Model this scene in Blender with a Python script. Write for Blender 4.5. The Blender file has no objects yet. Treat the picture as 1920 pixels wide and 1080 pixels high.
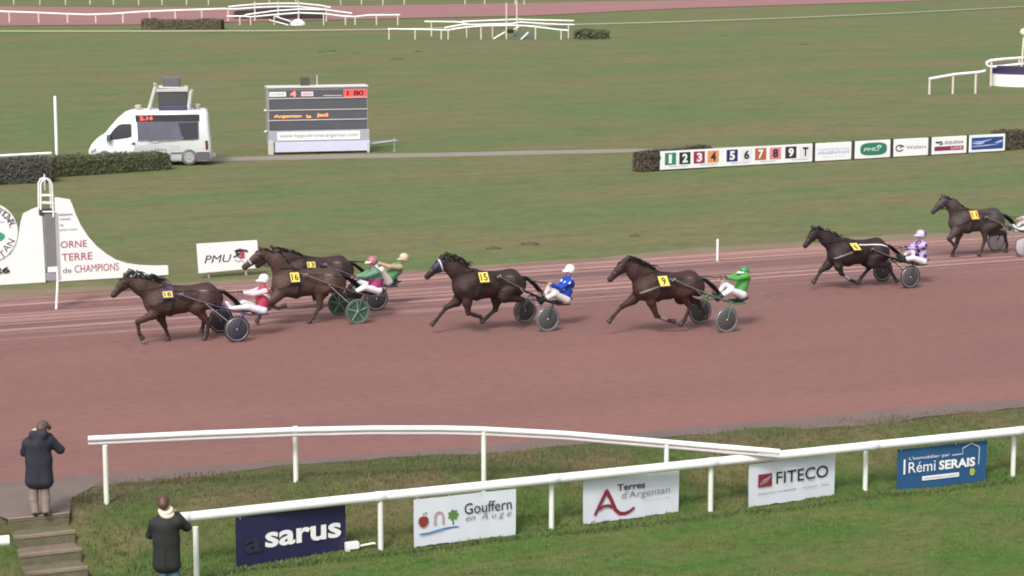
import bpy, math, random
import numpy as np
from mathutils import Vector
scene = bpy.context.scene
random.seed(7); rng = np.random.default_rng(7)
R = math.radians

# ------------------------------------------------------------------ camera, sky, sun, exposure
F, H, YH = 4300.0, 10.0, -140.0                    # focal length in px (1920 wide), eye height, horizon row
PITCH = math.atan((540 - YH) / F)
cam_data = bpy.data.cameras.new("camera"); cam = bpy.data.objects.new("camera", cam_data)
scene.collection.objects.link(cam); scene.camera = cam
cam.location = (0, 0, H); cam.rotation_euler = (R(90) - PITCH, 0, 0)
cam_data.sensor_width = 36; cam_data.lens = F / 1920 * 36
cam_data.clip_start = 1; cam_data.clip_end = 3000
world = bpy.data.worlds.new("World"); scene.world = world; world.use_nodes = True
wn = world.node_tree; bg = wn.nodes['Background']
sky = wn.nodes.new('ShaderNodeTexSky'); sky.sky_type = 'NISHITA'; sky.sun_disc = False
SUN_EL, SUN_AZ = R(48), R(200)
sky.sun_elevation = SUN_EL; sky.sun_rotation = SUN_AZ; sky.air_density = 1.0; sky.dust_density = 4.0; sky.ozone_density = 1.0
hs = wn.nodes.new('ShaderNodeHueSaturation'); hs.inputs['Saturation'].default_value = 0.35   # overcast: a greyer sky
wn.links.new(sky.outputs[0], hs.inputs['Color']); wn.links.new(hs.outputs[0], bg.inputs[0]); bg.inputs[1].default_value = 0.14
sun_d = bpy.data.lights.new("sun", 'SUN'); sun_d.energy = 1.5; sun_d.angle = R(12); sun_d.color = (1, .97, .93)
sun = bpy.data.objects.new("sun", sun_d); scene.collection.objects.link(sun)
sd = Vector((math.sin(SUN_AZ) * math.cos(SUN_EL), math.cos(SUN_AZ) * math.cos(SUN_EL), math.sin(SUN_EL)))
sun.rotation_euler = sd.to_track_quat('Z', 'Y').to_euler(); sun.location = (0, 0, 60)
scene.view_settings.view_transform = 'Standard'; scene.view_settings.look = 'None'
scene.view_settings.exposure = 0.55; scene.view_settings.gamma = 1
scene.cycles.filter_width = 1.9

# ------------------------------------------------------------------ pixel -> world measuring (photo is 1920 x 1080)
fw = np.array([0, math.cos(PITCH), -math.sin(PITCH)]); up = np.array([0, math.sin(PITCH), math.cos(PITCH)]); rt = np.array([1., 0, 0])
C0 = np.array([0, 0, H])
def ray(px, py): return fw + (px - 960) / F * rt + (540 - py) / F * up
def gp(px, py, z=0.0):
    d = ray(px, py); return C0 + (z - H) / d[2] * d
def vp(px, py, P, n):
    d = ray(px, py); return C0 + ((np.array(P) - C0) @ n) / (d @ n) * d
ALPHA = R(23.4)                                     # the course runs at this angle across the view
def uw(P): return (P[0] * math.cos(ALPHA) + P[1] * math.sin(ALPHA), -P[0] * math.sin(ALPHA) + P[1] * math.cos(ALPHA))
def from_uw(u, w, z=0): return np.array([u * math.cos(ALPHA) - w * math.sin(ALPHA), u * math.sin(ALPHA) + w * math.cos(ALPHA), z])
class Frame:
    """a vertical working plane through P, turned by ang about z: local x along it, y away, z up"""
    def __init__(s, P, ang):
        s.P = np.array(P, float); s.a = ang
        s.X = np.array([math.cos(ang), math.sin(ang), 0]); s.Y = np.array([-math.sin(ang), math.cos(ang), 0])
    def l(s, px, py, y=0.0):
        q = vp(px, py, s.P + s.Y * y, s.Y) - s.P
        return (q @ s.X, y, q[2])
    def xz(s, px, py, y=0.0):
        q = s.l(px, py, y); return (q[0], q[2])
    def w(s, x, y, z): return s.P + s.X * x + s.Y * y + np.array([0, 0, z])

# ------------------------------------------------------------------ materials
def srgb(c):
    if isinstance(c, str):
        c = [int(c[i:i + 2], 16) / 255 for i in (0, 2, 4)]
    return tuple(v / 12.92 if v <= .04045 else ((v + .055) / 1.055) ** 2.4 for v in c)
MATS = {}
def mat(name, col, rough=.6, var=.12, scale=6., bump=0., bscale=40., metal=0., spec=.5, emit=0.):
    """principled with a two-scale noise variation of the base colour; col is linear"""
    if name in MATS: return MATS[name]
    m = bpy.data.materials.new(name); m.use_nodes = True; nt = m.node_tree; N = nt.nodes; L = nt.links
    b = N['Principled BSDF']; b.inputs['Roughness'].default_value = rough; b.inputs['Metallic'].default_value = metal
    b.inputs['Specular IOR Level'].default_value = spec
    tc = N.new('ShaderNodeTexCoord')
    if var > 0:
        n = N.new('ShaderNodeTexNoise'); n.inputs['Scale'].default_value = scale; n.inputs['Detail'].default_value = 5
        L.new(tc.outputs['Object'], n.inputs['Vector'])
        mx = N.new('ShaderNodeMix'); mx.data_type = 'RGBA'
        mx.inputs[6].default_value = (*[max(0, v * (1 - var)) for v in col], 1); mx.inputs[7].default_value = (*[min(1, v * (1 + var)) for v in col], 1)
        L.new(n.outputs[0], mx.inputs[0]); L.new(mx.outputs[2], b.inputs['Base Color'])
    else: b.inputs['Base Color'].default_value = (*col, 1)
    if bump > 0:
        n2 = N.new('ShaderNodeTexNoise'); n2.inputs['Scale'].default_value = bscale; n2.inputs['Detail'].default_value = 4
        L.new(tc.outputs['Object'], n2.inputs['Vector'])
        bp = N.new('ShaderNodeBump'); bp.inputs['Strength'].default_value = bump; bp.inputs['Distance'].default_value = .02
        L.new(n2.outputs[0], bp.inputs['Height']); L.new(bp.outputs[0], b.inputs['Normal'])
    if emit > 0:
        b.inputs['Emission Color'].default_value = (*col, 1); b.inputs['Emission Strength'].default_value = emit
    MATS[name] = m; return m
WHITE = mat('white_paint', (.80, .80, .78), .45, .06, 3)
PVC = mat('white_plastic_rail', (.80, .81, .80), .38, .10, 1.6)
POSTM = mat('weathered_white_post', (.70, .71, .64), .5, .14, 3)
BOARD = mat('white_board', (.82, .82, .82), .5, .04, 2)
BANNER = mat('white_banner', (.60, .63, .68), .55, .05, 1.5)
BLACK = mat('black_paint', (.012, .012, .014), .5, .1)
DARK = mat('dark_grey', (.05, .05, .055), .5, .15)
STEEL = mat('brushed_steel', (.45, .46, .48), .3, .1, 8, metal=.8)
GREYP = mat('grey_paint', (.28, .29, .31), .5, .1)
RUBBER = mat('rubber', (.03, .03, .032), .8, .2)
LEATHER = mat('black_leather', (.015, .013, .012), .4, .2)
YELLOW = mat('yellow_number_cloth', (.84, .62, .11), .6, .08)
SKIN = mat('skin', (.50, .28, .20), .5, .08)
HAIRB = mat('brown_hair', (.085, .036, .026), .5, .3, 40)

# ------------------------------------------------------------------ mesh helpers
COL = scene.collection
def tag(o, label=None, cat=None, group=None, kind=None):
    if label: o['label'] = label
    if cat: o['category'] = cat
    if group: o['group'] = group
    if kind: o['kind'] = kind
    return o
def empty(name, loc=(0, 0, 0), rz=0.):
    o = bpy.data.objects.new(name, None); COL.objects.link(o); o.empty_display_size = .2
    o.location = loc; o.rotation_euler = (0, 0, rz); return o
def place(o, loc, rz=0.):
    o.location = tuple(loc); o.rotation_euler = (0, 0, rz); return o
class MB:
    def __init__(s): s.v = []; s.f = []; s.m = []; s.mi = 0; s.ang = 62
    def add(s, vs, fs):
        n = len(s.v); s.v += [tuple(map(float, p)) for p in vs]
        s.f += [tuple(i + n for i in f) for f in fs]; s.m += [s.mi] * len(fs); return s
    def box(s, x0, x1, y0, y1, z0, z1, bev=0.):
        s.ang = 25
        if bev > 0:
            b = bev; pts = []
            def oct_(z, e):
                a = b + e
                return [(x0 + a, y0 + e, z), (x1 - a, y0 + e, z), (x1 - e, y0 + a, z), (x1 - e, y1 - a, z), (x1 - a, y1 - e, z), (x0 + a, y1 - e, z), (x0 + e, y1 - a, z), (x0 + e, y0 + a, z)]
            rings = [oct_(z0, b * .7), oct_(z0 + b, 0), oct_(z1 - b, 0), oct_(z1, b * .7)]
            vs = [p for r in rings for p in r]; fs = []
            for k in range(3):
                for i in range(8):
                    j = (i + 1) % 8; fs.append((k * 8 + i, k * 8 + j, k * 8 + 8 + j, k * 8 + 8 + i))
            fs.append(tuple(range(7, -1, -1))); fs.append(tuple(range(24, 32)))
            return s.add(vs, fs)
        vs = [(x, y, z) for z in (z0, z1) for x, y in ((x0, y0), (x1, y0), (x1, y1), (x0, y1))]
        return s.add(vs, [(3, 2, 1, 0), (4, 5, 6, 7), (0, 1, 5, 4), (1, 2, 6, 5), (2, 3, 7, 6), (3, 0, 4, 7)])
    def tube(s, pts, rad, n=8, cap=True):
        P = [np.array(p, float) for p in pts]; m = len(P)
        rad = [rad] * m if np.isscalar(rad) else list(rad)
        vs = []; prev = None
        for i in range(m):
            t = P[min(i + 1, m - 1)] - P[max(i - 1, 0)]; t = t / (np.linalg.norm(t) + 1e-9)
            if prev is None:
                a = np.array([0, 0, 1.]) if abs(t[2]) < .9 else np.array([1., 0, 0])
            else: a = prev
            u = a - t * (a @ t); u /= np.linalg.norm(u) + 1e-9; prev = u; w = np.cross(t, u)
            for k in range(n):
                an = 2 * math.pi * k / n; vs.append(P[i] + rad[i] * (math.cos(an) * u + math.sin(an) * w))
        fs = []
        for i in range(m - 1):
            for k in range(n):
                j = (k + 1) % n; fs.append((i * n + k, i * n + j, i * n + n + j, i * n + n + k))
        if cap: fs.append(tuple(range(n - 1, -1, -1))); fs.append(tuple(range((m - 1) * n, m * n)))
        return s.add(vs, fs)
    def ring(s, c, axis, Rr, r, n=28, k=6):
        """torus"""
        ax = np.array(axis, float); ax /= np.linalg.norm(ax)
        a = np.array([0, 0, 1.]) if abs(ax[2]) < .9 else np.array([1., 0, 0])
        u = a - ax * (a @ ax); u /= np.linalg.norm(u); w = np.cross(ax, u); vs = []; fs = []
        for i in range(n):
            t = 2 * math.pi * i / n; d = math.cos(t) * u + math.sin(t) * w
            for j in range(k):
                q = 2 * math.pi * j / k; vs.append(np.array(c) + d * (Rr + r * math.cos(q)) + ax * r * math.sin(q))
        for i in range(n):
            for j in range(k):
                i2 = (i + 1) % n; j2 = (j + 1) % k; fs.append((i * k + j, i2 * k + j, i2 * k + j2, i * k + j2))
        return s.add(vs, fs)
    def lathe(s, c, axis, prof, n=24):
        """prof: list of (distance along axis, radius)"""
        ax = np.array(axis, float); ax /= np.linalg.norm(ax)
        a = np.array([0, 0, 1.]) if abs(ax[2]) < .9 else np.array([1., 0, 0])
        u = a - ax * (a @ ax); u /= np.linalg.norm(u); w = np.cross(ax, u); vs = []; fs = []
        for t, r in prof:
            for i in range(n):
                q = 2 * math.pi * i / n; vs.append(np.array(c) + ax * t + r * (math.cos(q) * u + math.sin(q) * w))
        for k in range(len(prof) - 1):
            for i in range(n):
                j = (i + 1) % n; fs.append((k * n + i, k * n + j, k * n + n + j, k * n + n + i))
        fs.append(tuple(range(n - 1, -1, -1))); fs.append(tuple(range((len(prof) - 1) * n, len(prof) * n)))
        return s.add(vs, fs)
    def poly(s, pts, y=0., thick=0.):
        """flat outline in (x, z) facing -y, optionally a slab of that thickness behind y"""
        n = len(pts)
        ar = sum(pts[i][0] * pts[(i + 1) % n][1] - pts[(i + 1) % n][0] * pts[i][1] for i in range(n))
        if ar < 0: pts = pts[::-1]
        vs = [(p[0], y, p[1]) for p in pts]
        if thick == 0: return s.add(vs, [tuple(range(n))])
        vs += [(p[0], y + thick, p[1]) for p in pts]
        fs = [tuple(range(n)), tuple(range(2 * n - 1, n - 1, -1))] + [(i, i + n, (i + 1) % n + n, (i + 1) % n) for i in range(n)]
        return s.add(vs, fs)
    def rect(s, x0, x1, z0, z1, y=0.): return s.poly([(x0, z0), (x1, z0), (x1, z1), (x0, z1)], y)
    def disc(s, x, z, rx, rz, y=0., n=28): return s.poly([(x + rx * math.cos(2 * math.pi * i / n), z + rz * math.sin(2 * math.pi * i / n)) for i in range(n)], y)
    def stroke(s, pts, wd, y=0.):
        """a flat band of width wd along a (x, z) polyline"""
        P = [np.array(p, float) for p in pts]; vs = []; fs = []
        for i, p in enumerate(P):
            t = P[min(i + 1, len(P) - 1)] - P[max(i - 1, 0)]; t /= np.linalg.norm(t) + 1e-9
            nrm = np.array([-t[1], t[0]]); w_ = wd[i] if not np.isscalar(wd) else wd
            a = p + nrm * w_ / 2; b = p - nrm * w_ / 2
            vs += [(b[0], y, b[1]), (a[0], y, a[1])]
        for i in range(len(P) - 1): fs.append((2 * i, 2 * i + 2, 2 * i + 3, 2 * i + 1))
        return s.add(vs, fs)
    def text(s, string, box, y=0., bold=0., shear=0., fn=None):
        """writing fitted into the box (x0, z0, x1, z1) on the plane y"""
        vs, fs = glyphs(string, bold, shear)
        lo = vs.min(0); hi = vs.max(0); x0, z0, x1, z1 = box
        q = [(x0 + (p[0] - lo[0]) / max(1e-6, hi[0] - lo[0]) * (x1 - x0), z0 + (p[1] - lo[1]) / max(1e-6, hi[1] - lo[1]) * (z1 - z0)) for p in vs]
        if fn: q = [fn(*p) for p in q]
        else: q = [(p[0], y, p[1]) for p in q]
        return s.add(q, fs)
    def build(s, name, mats, parent=None, smooth=True, origin=None):
        me = bpy.data.meshes.new(name)
        v = s.v if origin is None else [(p[0] - origin[0], p[1] - origin[1], p[2] - origin[2]) for p in s.v]
        me.from_pydata(v, [], s.f)
        if not isinstance(mats, (list, tuple)): mats = [mats]
        for m in mats: me.materials.append(m)
        me.polygons.foreach_set('material_index', s.m)
        if smooth:
            me.polygons.foreach_set('use_smooth', [True] * len(me.polygons))
            me.set_sharp_from_angle(angle=R(s.ang))
        me.update()
        o = bpy.data.objects.new(name, me); COL.objects.link(o)
        if parent is not None: o.parent = parent
        return o
_gl = {}
def glyphs(string, bold, shear):
    key = (string, bold, shear)
    if key not in _gl:
        cu = bpy.data.curves.new('t', 'FONT'); cu.body = string; cu.offset = bold; cu.shear = shear; cu.fill_mode = 'FRONT'; cu.resolution_u = 3
        ob = bpy.data.objects.new('t', cu); COL.objects.link(ob)
        dg = bpy.context.evaluated_depsgraph_get(); me = bpy.data.meshes.new_from_object(ob.evaluated_get(dg))
        vs = np.array([v.co[:2] for v in me.vertices]); fs = [tuple(p.vertices) for p in me.polygons]
        bpy.data.objects.remove(ob); bpy.data.curves.remove(cu); bpy.data.meshes.remove(me)
        _gl[key] = (vs, fs)
    return _gl[key]

# ------------------------------------------------------------------ organic bodies: smooth-blended tapered limbs, one continuous surface
class Body:
    """list of tapered capsules (a, b, ra, rb, blend, lateral squash about y0)"""
    def __init__(s): s.p = []
    def cap(s, a, b, ra, rb, k=.05, sy=1., y0=None):
        s.p.append((np.array(a, float), np.array(b, float), ra, rb, k, sy, (a[1] + b[1]) / 2 if y0 is None else y0)); return s
    def ball(s, a, r, k=.05, sy=1.): return s.cap(a, a, r, r, k, sy)
    def chain(s, pts, rs, k=.04, sy=1.):
        for i in range(len(pts) - 1): s.cap(pts[i], pts[i + 1], rs[i], rs[i + 1], k, sy)
        return s
    @staticmethod
    def dist(pr, X, Y, Z):
        a, b, ra, rb, k, sy, y0 = pr
        Yq = y0 + (Y - y0) / sy; ay = y0 + (a[1] - y0) / sy; by = y0 + (b[1] - y0) / sy
        d = np.array([b[0] - a[0], by - ay, b[2] - a[2]]); L2 = d @ d
        if L2 < 1e-9: return np.sqrt((X - a[0]) ** 2 + (Yq - ay) ** 2 + (Z - a[2]) ** 2) - ra
        t = np.clip(((X - a[0]) * d[0] + (Yq - ay) * d[1] + (Z - a[2]) * d[2]) / L2, 0, 1)
        return np.sqrt((X - a[0] - t * d[0]) ** 2 + (Yq - ay - t * d[1]) ** 2 + (Z - a[2] - t * d[2]) ** 2) - (ra + (rb - ra) * t)
    @staticmethod
    def smin(A, B, k):
        h = np.maximum(k - np.abs(A - B), 0) / k; return np.minimum(A, B) - h * h * k * .25
    def field(s, P):
        P = np.atleast_2d(np.array(P, float)); D = np.full(len(P), 9.)
        for pr in s.p: D = s.smin(D, s.dist(pr, P[:, 0], P[:, 1], P[:, 2]), pr[4])
        return D
    def mesh(s, h=.02):
        lo = np.min([np.minimum(p[0], p[1]) - max(p[2], p[3]) for p in s.p], 0) - 3 * h
        hi = np.max([np.maximum(p[0], p[1]) + max(p[2], p[3]) for p in s.p], 0) + 3 * h
        n = np.ceil((hi - lo) / h).astype(int) + 1
        ax = [lo[i] + h * np.arange(n[i]) for i in range(3)]
        D = np.full(n, 9.)
        for pr in s.p:
            m = max(pr[2], pr[3]) + pr[4] + 2 * h
            i0 = [max(0, int((min(pr[0][i], pr[1][i]) - m - lo[i]) / h)) for i in range(3)]
            i1 = [min(n[i], int((max(pr[0][i], pr[1][i]) + m - lo[i]) / h) + 2) for i in range(3)]
            X, Y, Z = np.meshgrid(ax[0][i0[0]:i1[0]], ax[1][i0[1]:i1[1]], ax[2][i0[2]:i1[2]], indexing='ij')
            sl = tuple(slice(i0[i], i1[i]) for i in range(3))
            D[sl] = s.smin(D[sl], s.dist(pr, X, Y, Z), pr[4])
        # surface nets
        S = D < 0; cs = np.zeros(np.array(n) - 1, int); acc = np.zeros((*(np.array(n) - 1), 3)); 
        sh = lambda A, o: A[o[0]:A.shape[0] - 1 + o[0], o[1]:A.shape[1] - 1 + o[1], o[2]:A.shape[2] - 1 + o[2]]
        for axis in range(3):
            o2 = [a for a in range(3) if a != axis]
            for p in (0, 1):
                for q in (0, 1):
                    oa = [0, 0, 0]; oa[o2[0]] = p; oa[o2[1]] = q; ob = list(oa); ob[axis] = 1
                    A = sh(D, oa); B = sh(D, ob); x = (A < 0) != (B < 0)
                    t = np.where(x, A / np.where(x, A - B, 1), 0)
                    cs += x
                    for c in range(3): acc[..., c] += np.where(x, (t if c == axis else oa[c]), 0)
        act = cs > 0; idx = -np.ones(cs.shape, int); I = np.argwhere(act); idx[act] = np.arange(len(I))
        V = lo + h * (I + acc[act] / cs[act][:, None]); Fs = []
        for axis in range(3):
            o2 = [(axis + 1) % 3, (axis + 2) % 3]
            sl = [slice(None)] * 3; sl[axis] = slice(0, -1); A = S[tuple(sl)]; sl[axis] = slice(1, None); B = S[tuple(sl)]
            E = np.argwhere(A != B)
            if len(E) == 0: continue
            flip = A[tuple(E.T)]
            def cell(d1, d2):
                q = E.copy(); q[:, o2[0]] += d1; q[:, o2[1]] += d2; return idx[tuple(q.T)]
            qd = np.stack([cell(-1, -1), cell(0, -1), cell(0, 0), cell(-1, 0)], 1)
            Fs.append(np.where(flip[:, None], qd, qd[:, ::-1]))
        return V, np.concatenate(Fs)
    def add_to(s, mb, h=.02):
        V, Q = s.mesh(h); mb.add(V, [tuple(q) for q in Q.tolist()]); return mb
    def out(s, c, d, r0=0., r1=1.2):
        """distance from c along d to the surface"""
        c = np.array(c, float); d = np.array(d, float); d /= np.linalg.norm(d)
        ts = np.linspace(r0, r1, 160); f = s.field(c + ts[:, None] * d)
        k = np.argmax(f > 0); return ts[k] if f[k] > 0 else r1
    def side(s, x, z, sg=-1):
        """lateral y of the skin at (x, z), seen from the side sg"""
        ys = np.linspace(.62, 0, 90); f = s.field(np.stack([np.full(90, x), sg * ys, np.full(90, z)], 1))
        k = np.argmax(f < 0); return sg * ys[k] if f[k] < 0 else sg * .02
    def strap(s, mb, pts, wd, sg=-1, off=.012, n=14, thick=.01):
        """a flat strap lying on the skin along a (x, z) polyline"""
        P = np.array(pts, float); seg = np.r_[0, np.cumsum(np.linalg.norm(np.diff(P, axis=0), axis=1))]
        t = np.linspace(0, seg[-1], n); Q = np.stack([np.interp(t, seg, P[:, i]) for i in (0, 1)], 1); vs = []; fs = []
        for i, q in enumerate(Q):
            d = Q[min(i + 1, n - 1)] - Q[max(i - 1, 0)]; d /= np.linalg.norm(d) + 1e-9; nr = np.array([-d[1], d[0]])
            for e in (-.5, .5):
                p = q + nr * wd * e; vs.append((p[0], s.side(p[0], p[1], sg) + sg * off, p[1]))
        for i in range(n - 1):
            f = (2 * i, 2 * i + 2, 2 * i + 3, 2 * i + 1); fs.append(f if sg < 0 else f[::-1])
        mb.add(vs, fs)
    def band(s, mb, c, axis, wd, off=.012, n=32, a0=0, a1=2 * math.pi):
        """a strap running round the body in the plane through c across axis"""
        ax = np.array(axis, float); ax /= np.linalg.norm(ax); a = np.array([0, 1., 0]); u = a - ax * (a @ ax); u /= np.linalg.norm(u); w = np.cross(ax, u); vs = []; fs = []
        for i in range(n + 1):
            t = a0 + (a1 - a0) * i / n; d = math.cos(t) * u + math.sin(t) * w; r = s.out(c, d) + off
            for e in (-.5, .5): vs.append(np.array(c) + d * r + ax * wd * e)
        for i in range(n): fs.append((2 * i, 2 * i + 1, 2 * i + 3, 2 * i + 2))
        mb.add(vs, fs)
def ik(a, c, l1, l2, pole):
    a = np.array(a, float); c = np.array(c, float); d = c - a; L = np.linalg.norm(d); d = d / L
    L_ = min(L, (l1 + l2) * .995); x = (l1 * l1 - l2 * l2 + L_ * L_) / (2 * L_); hgt = math.sqrt(max(0, l1 * l1 - x * x))
    p = np.array(pole, float); p = p - d * (p @ d); p /= np.linalg.norm(p) + 1e-9
    return a + d * x * (L / L_) + p * hgt

# ------------------------------------------------------------------ ground (local x = along the course, local y = across it)
def nodes_mat(name, rough=.9):
    m = bpy.data.materials.new(name); m.use_nodes = True; nt = m.node_tree
    b = nt.nodes['Principled BSDF']; b.inputs['Roughness'].default_value = rough; b.inputs['Specular IOR Level'].default_value = .2
    return m, nt.nodes, nt.links, b
def n_noise(N, L, tc, sx, sy, scale, detail=5, rough=.55, w=0.):
    mp = N.new('ShaderNodeMapping'); mp.inputs['Scale'].default_value = (sx, sy, 1); mp.inputs['Location'].default_value = (w, w * .7, 0); L.new(tc.outputs['Object'], mp.inputs['Vector'])
    n = N.new('ShaderNodeTexNoise'); n.inputs['Scale'].default_value = scale; n.inputs['Detail'].default_value = detail; n.inputs['Roughness'].default_value = rough
    L.new(mp.outputs[0], n.inputs['Vector']); return n
def n_ramp(N, L, src, stops):
    r = N.new('ShaderNodeValToRGB'); e = r.color_ramp.elements
    while len(e) < len(stops): e.new(.5)
    for k, (p, c) in enumerate(stops): e[k].position = p; e[k].color = (*c, 1) if len(c) == 3 else c
    L.new(src, r.inputs[0]); return r
def n_mix(N, L, a, b, fac, mode='MIX'):
    m = N.new('ShaderNodeMix'); m.data_type = 'RGBA'; m.blend_type = mode
    for s_, i in ((fac, 0), (a, 6), (b, 7)):
        if isinstance(s_, (int, float)): m.inputs[i].default_value = s_
        elif isinstance(s_, tuple): m.inputs[i].default_value = (*s_, 1)
        else: L.new(s_, m.inputs[i])
    return m.outputs[2]
def grass_mat(name, green, dry, dark, sx, sy, big, fine, bump, rough_turf=None):
    m, N, L, b = nodes_mat(name, .95); tc = N.new('ShaderNodeTexCoord')
    n1 = n_noise(N, L, tc, sx, sy, big, 6, .62); r1 = n_ramp(N, L, n1.outputs[0], [(.40, green), (.60, dry)])
    n2 = n_noise(N, L, tc, sx * 2.2, sy * 3, big * 2.3, 5, .6, 31.); r2 = n_ramp(N, L, n2.outputs[0], [(.30, dark), (.55, (1, 1, 1))])
    c0 = r1.outputs[0]
    if rough_turf:
        rb1 = n_ramp(N, L, n1.outputs[0], [(.42, rough_turf[0]), (.60, rough_turf[1])]); sxy = N.new('ShaderNodeSeparateXYZ'); L.new(tc.outputs['Object'], sxy.inputs[0])
        nw = n_noise(N, L, tc, .8, .8, .8, 4, .6, 51.); aw = N.new('ShaderNodeMath'); aw.operation = 'MULTIPLY_ADD'; L.new(nw.outputs[0], aw.inputs[0]); aw.inputs[1].default_value = 3.2; L.new(sxy.outputs[1], aw.inputs[2])
        mw = N.new('ShaderNodeMapRange'); mw.inputs[1].default_value = 37.6; mw.inputs[2].default_value = 40.2; L.new(aw.outputs[0], mw.inputs[0]); c0 = n_mix(N, L, c0, rb1.outputs[0], mw.outputs[0])
    c = n_mix(N, L, c0, r2.outputs[0], .8, 'MULTIPLY')
    n3 = n_noise(N, L, tc, .6, 1, fine, 8, .75, 7.); r3 = n_ramp(N, L, n3.outputs[0], [(.3, (.74, .76, .70)), (.7, (1.22, 1.2, 1.16))])
    c = n_mix(N, L, c, r3.outputs[0], 1., 'MULTIPLY'); L.new(c, b.inputs['Base Color'])
    bp = N.new('ShaderNodeBump'); bp.inputs['Strength'].default_value = bump; bp.inputs['Distance'].default_value = .06
    L.new(n3.outputs[0], bp.inputs['Height']); L.new(bp.outputs[0], b.inputs['Normal']); return m
INFIELD = grass_mat('infield_grass', (.112, .149, .057), (.156, .143, .071), (.76, .81, .73), .12, .26, .50, 2.6, .7)
LAWN = grass_mat('lawn_grass', (.074, .150, .030), (.142, .152, .052), (.55, .62, .5), .6, .8, .9, 9., .9, ((.088, .116, .038), (.158, .120, .070)))
BANKG = LAWN

KERB = [(-9.3, 40.6), (-5.59, 41.89), (-.62, 43.49), (4.77, 45.66), (10.95, 48.05)]
KU = [uw(p) for p in KERB]
def kerb_w(u): return float(np.interp(u, [-200, 7.5, 11.4, 16.7, 22.5, 29.1, 60, 300], [43.0, 40.95, 40.7, 40.2, 40.0, 39.8, 39.6, 38.0]))
def inner_w(u): return 62.2
STEP_U = (7.2, 8.25)
def bank_z(u, w):
    z = -.8 * min(1, max(0, (38.55 - w) / 1.75))
    t = min(1, max(0, (38.55 - w) / 1.75)); z = -.8 * (t * t * (3 - 2 * t) * .5 + t * .5)
    if STEP_U[0] < u < STEP_U[1] and w < 38.6: z -= .2
    return z
def surf_noise(u, w):
    return .022 * math.sin(u * 1.7 + 2 * math.sin(w * 1.3)) * math.sin(w * 2.1 + 1.1 * math.sin(u * .9))
def on_path(u, w): return 6.3 < u < 9.6 and w > 38.0
us = np.unique(np.r_[-700, -300, -120, -60, -30, -10, np.arange(0, 42, .3), 50, 70, 110, 180, 300, 600, 1200])
ws = np.unique(np.r_[-60, -20, 10, 25, np.arange(32, 42, .16), 42.3, 46, 52, 62.3, 75, 100, 150, 250, 400, 700, 1500])
g = MB(); vs = []; fs = []
for i, u in enumerate(us):
    for j, w in enumerate(ws):
        near = (31 < w < 39.5) and (-5 < u < 42)
        vs.append((u, w, bank_z(u, w) + (surf_noise(u, w) if near and not on_path(u, w) else 0)))
g.mi = 0; n = len(ws)
for i in range(len(us) - 1):
    for j in range(n - 1):
        g.mi = 0 if ws[j] > 45 else 1
        g.v = g.v; fs.append(((i * n + j, i * n + n + j, i * n + n + j + 1, i * n + j + 1), g.mi))
g.v = vs; g.f = [f for f, _ in fs]; g.m = [m for _, m in fs]
ground = place(g.build('ground', [INFIELD, LAWN]), (0, 0, 0), ALPHA); tag(ground, kind='structure')

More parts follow.
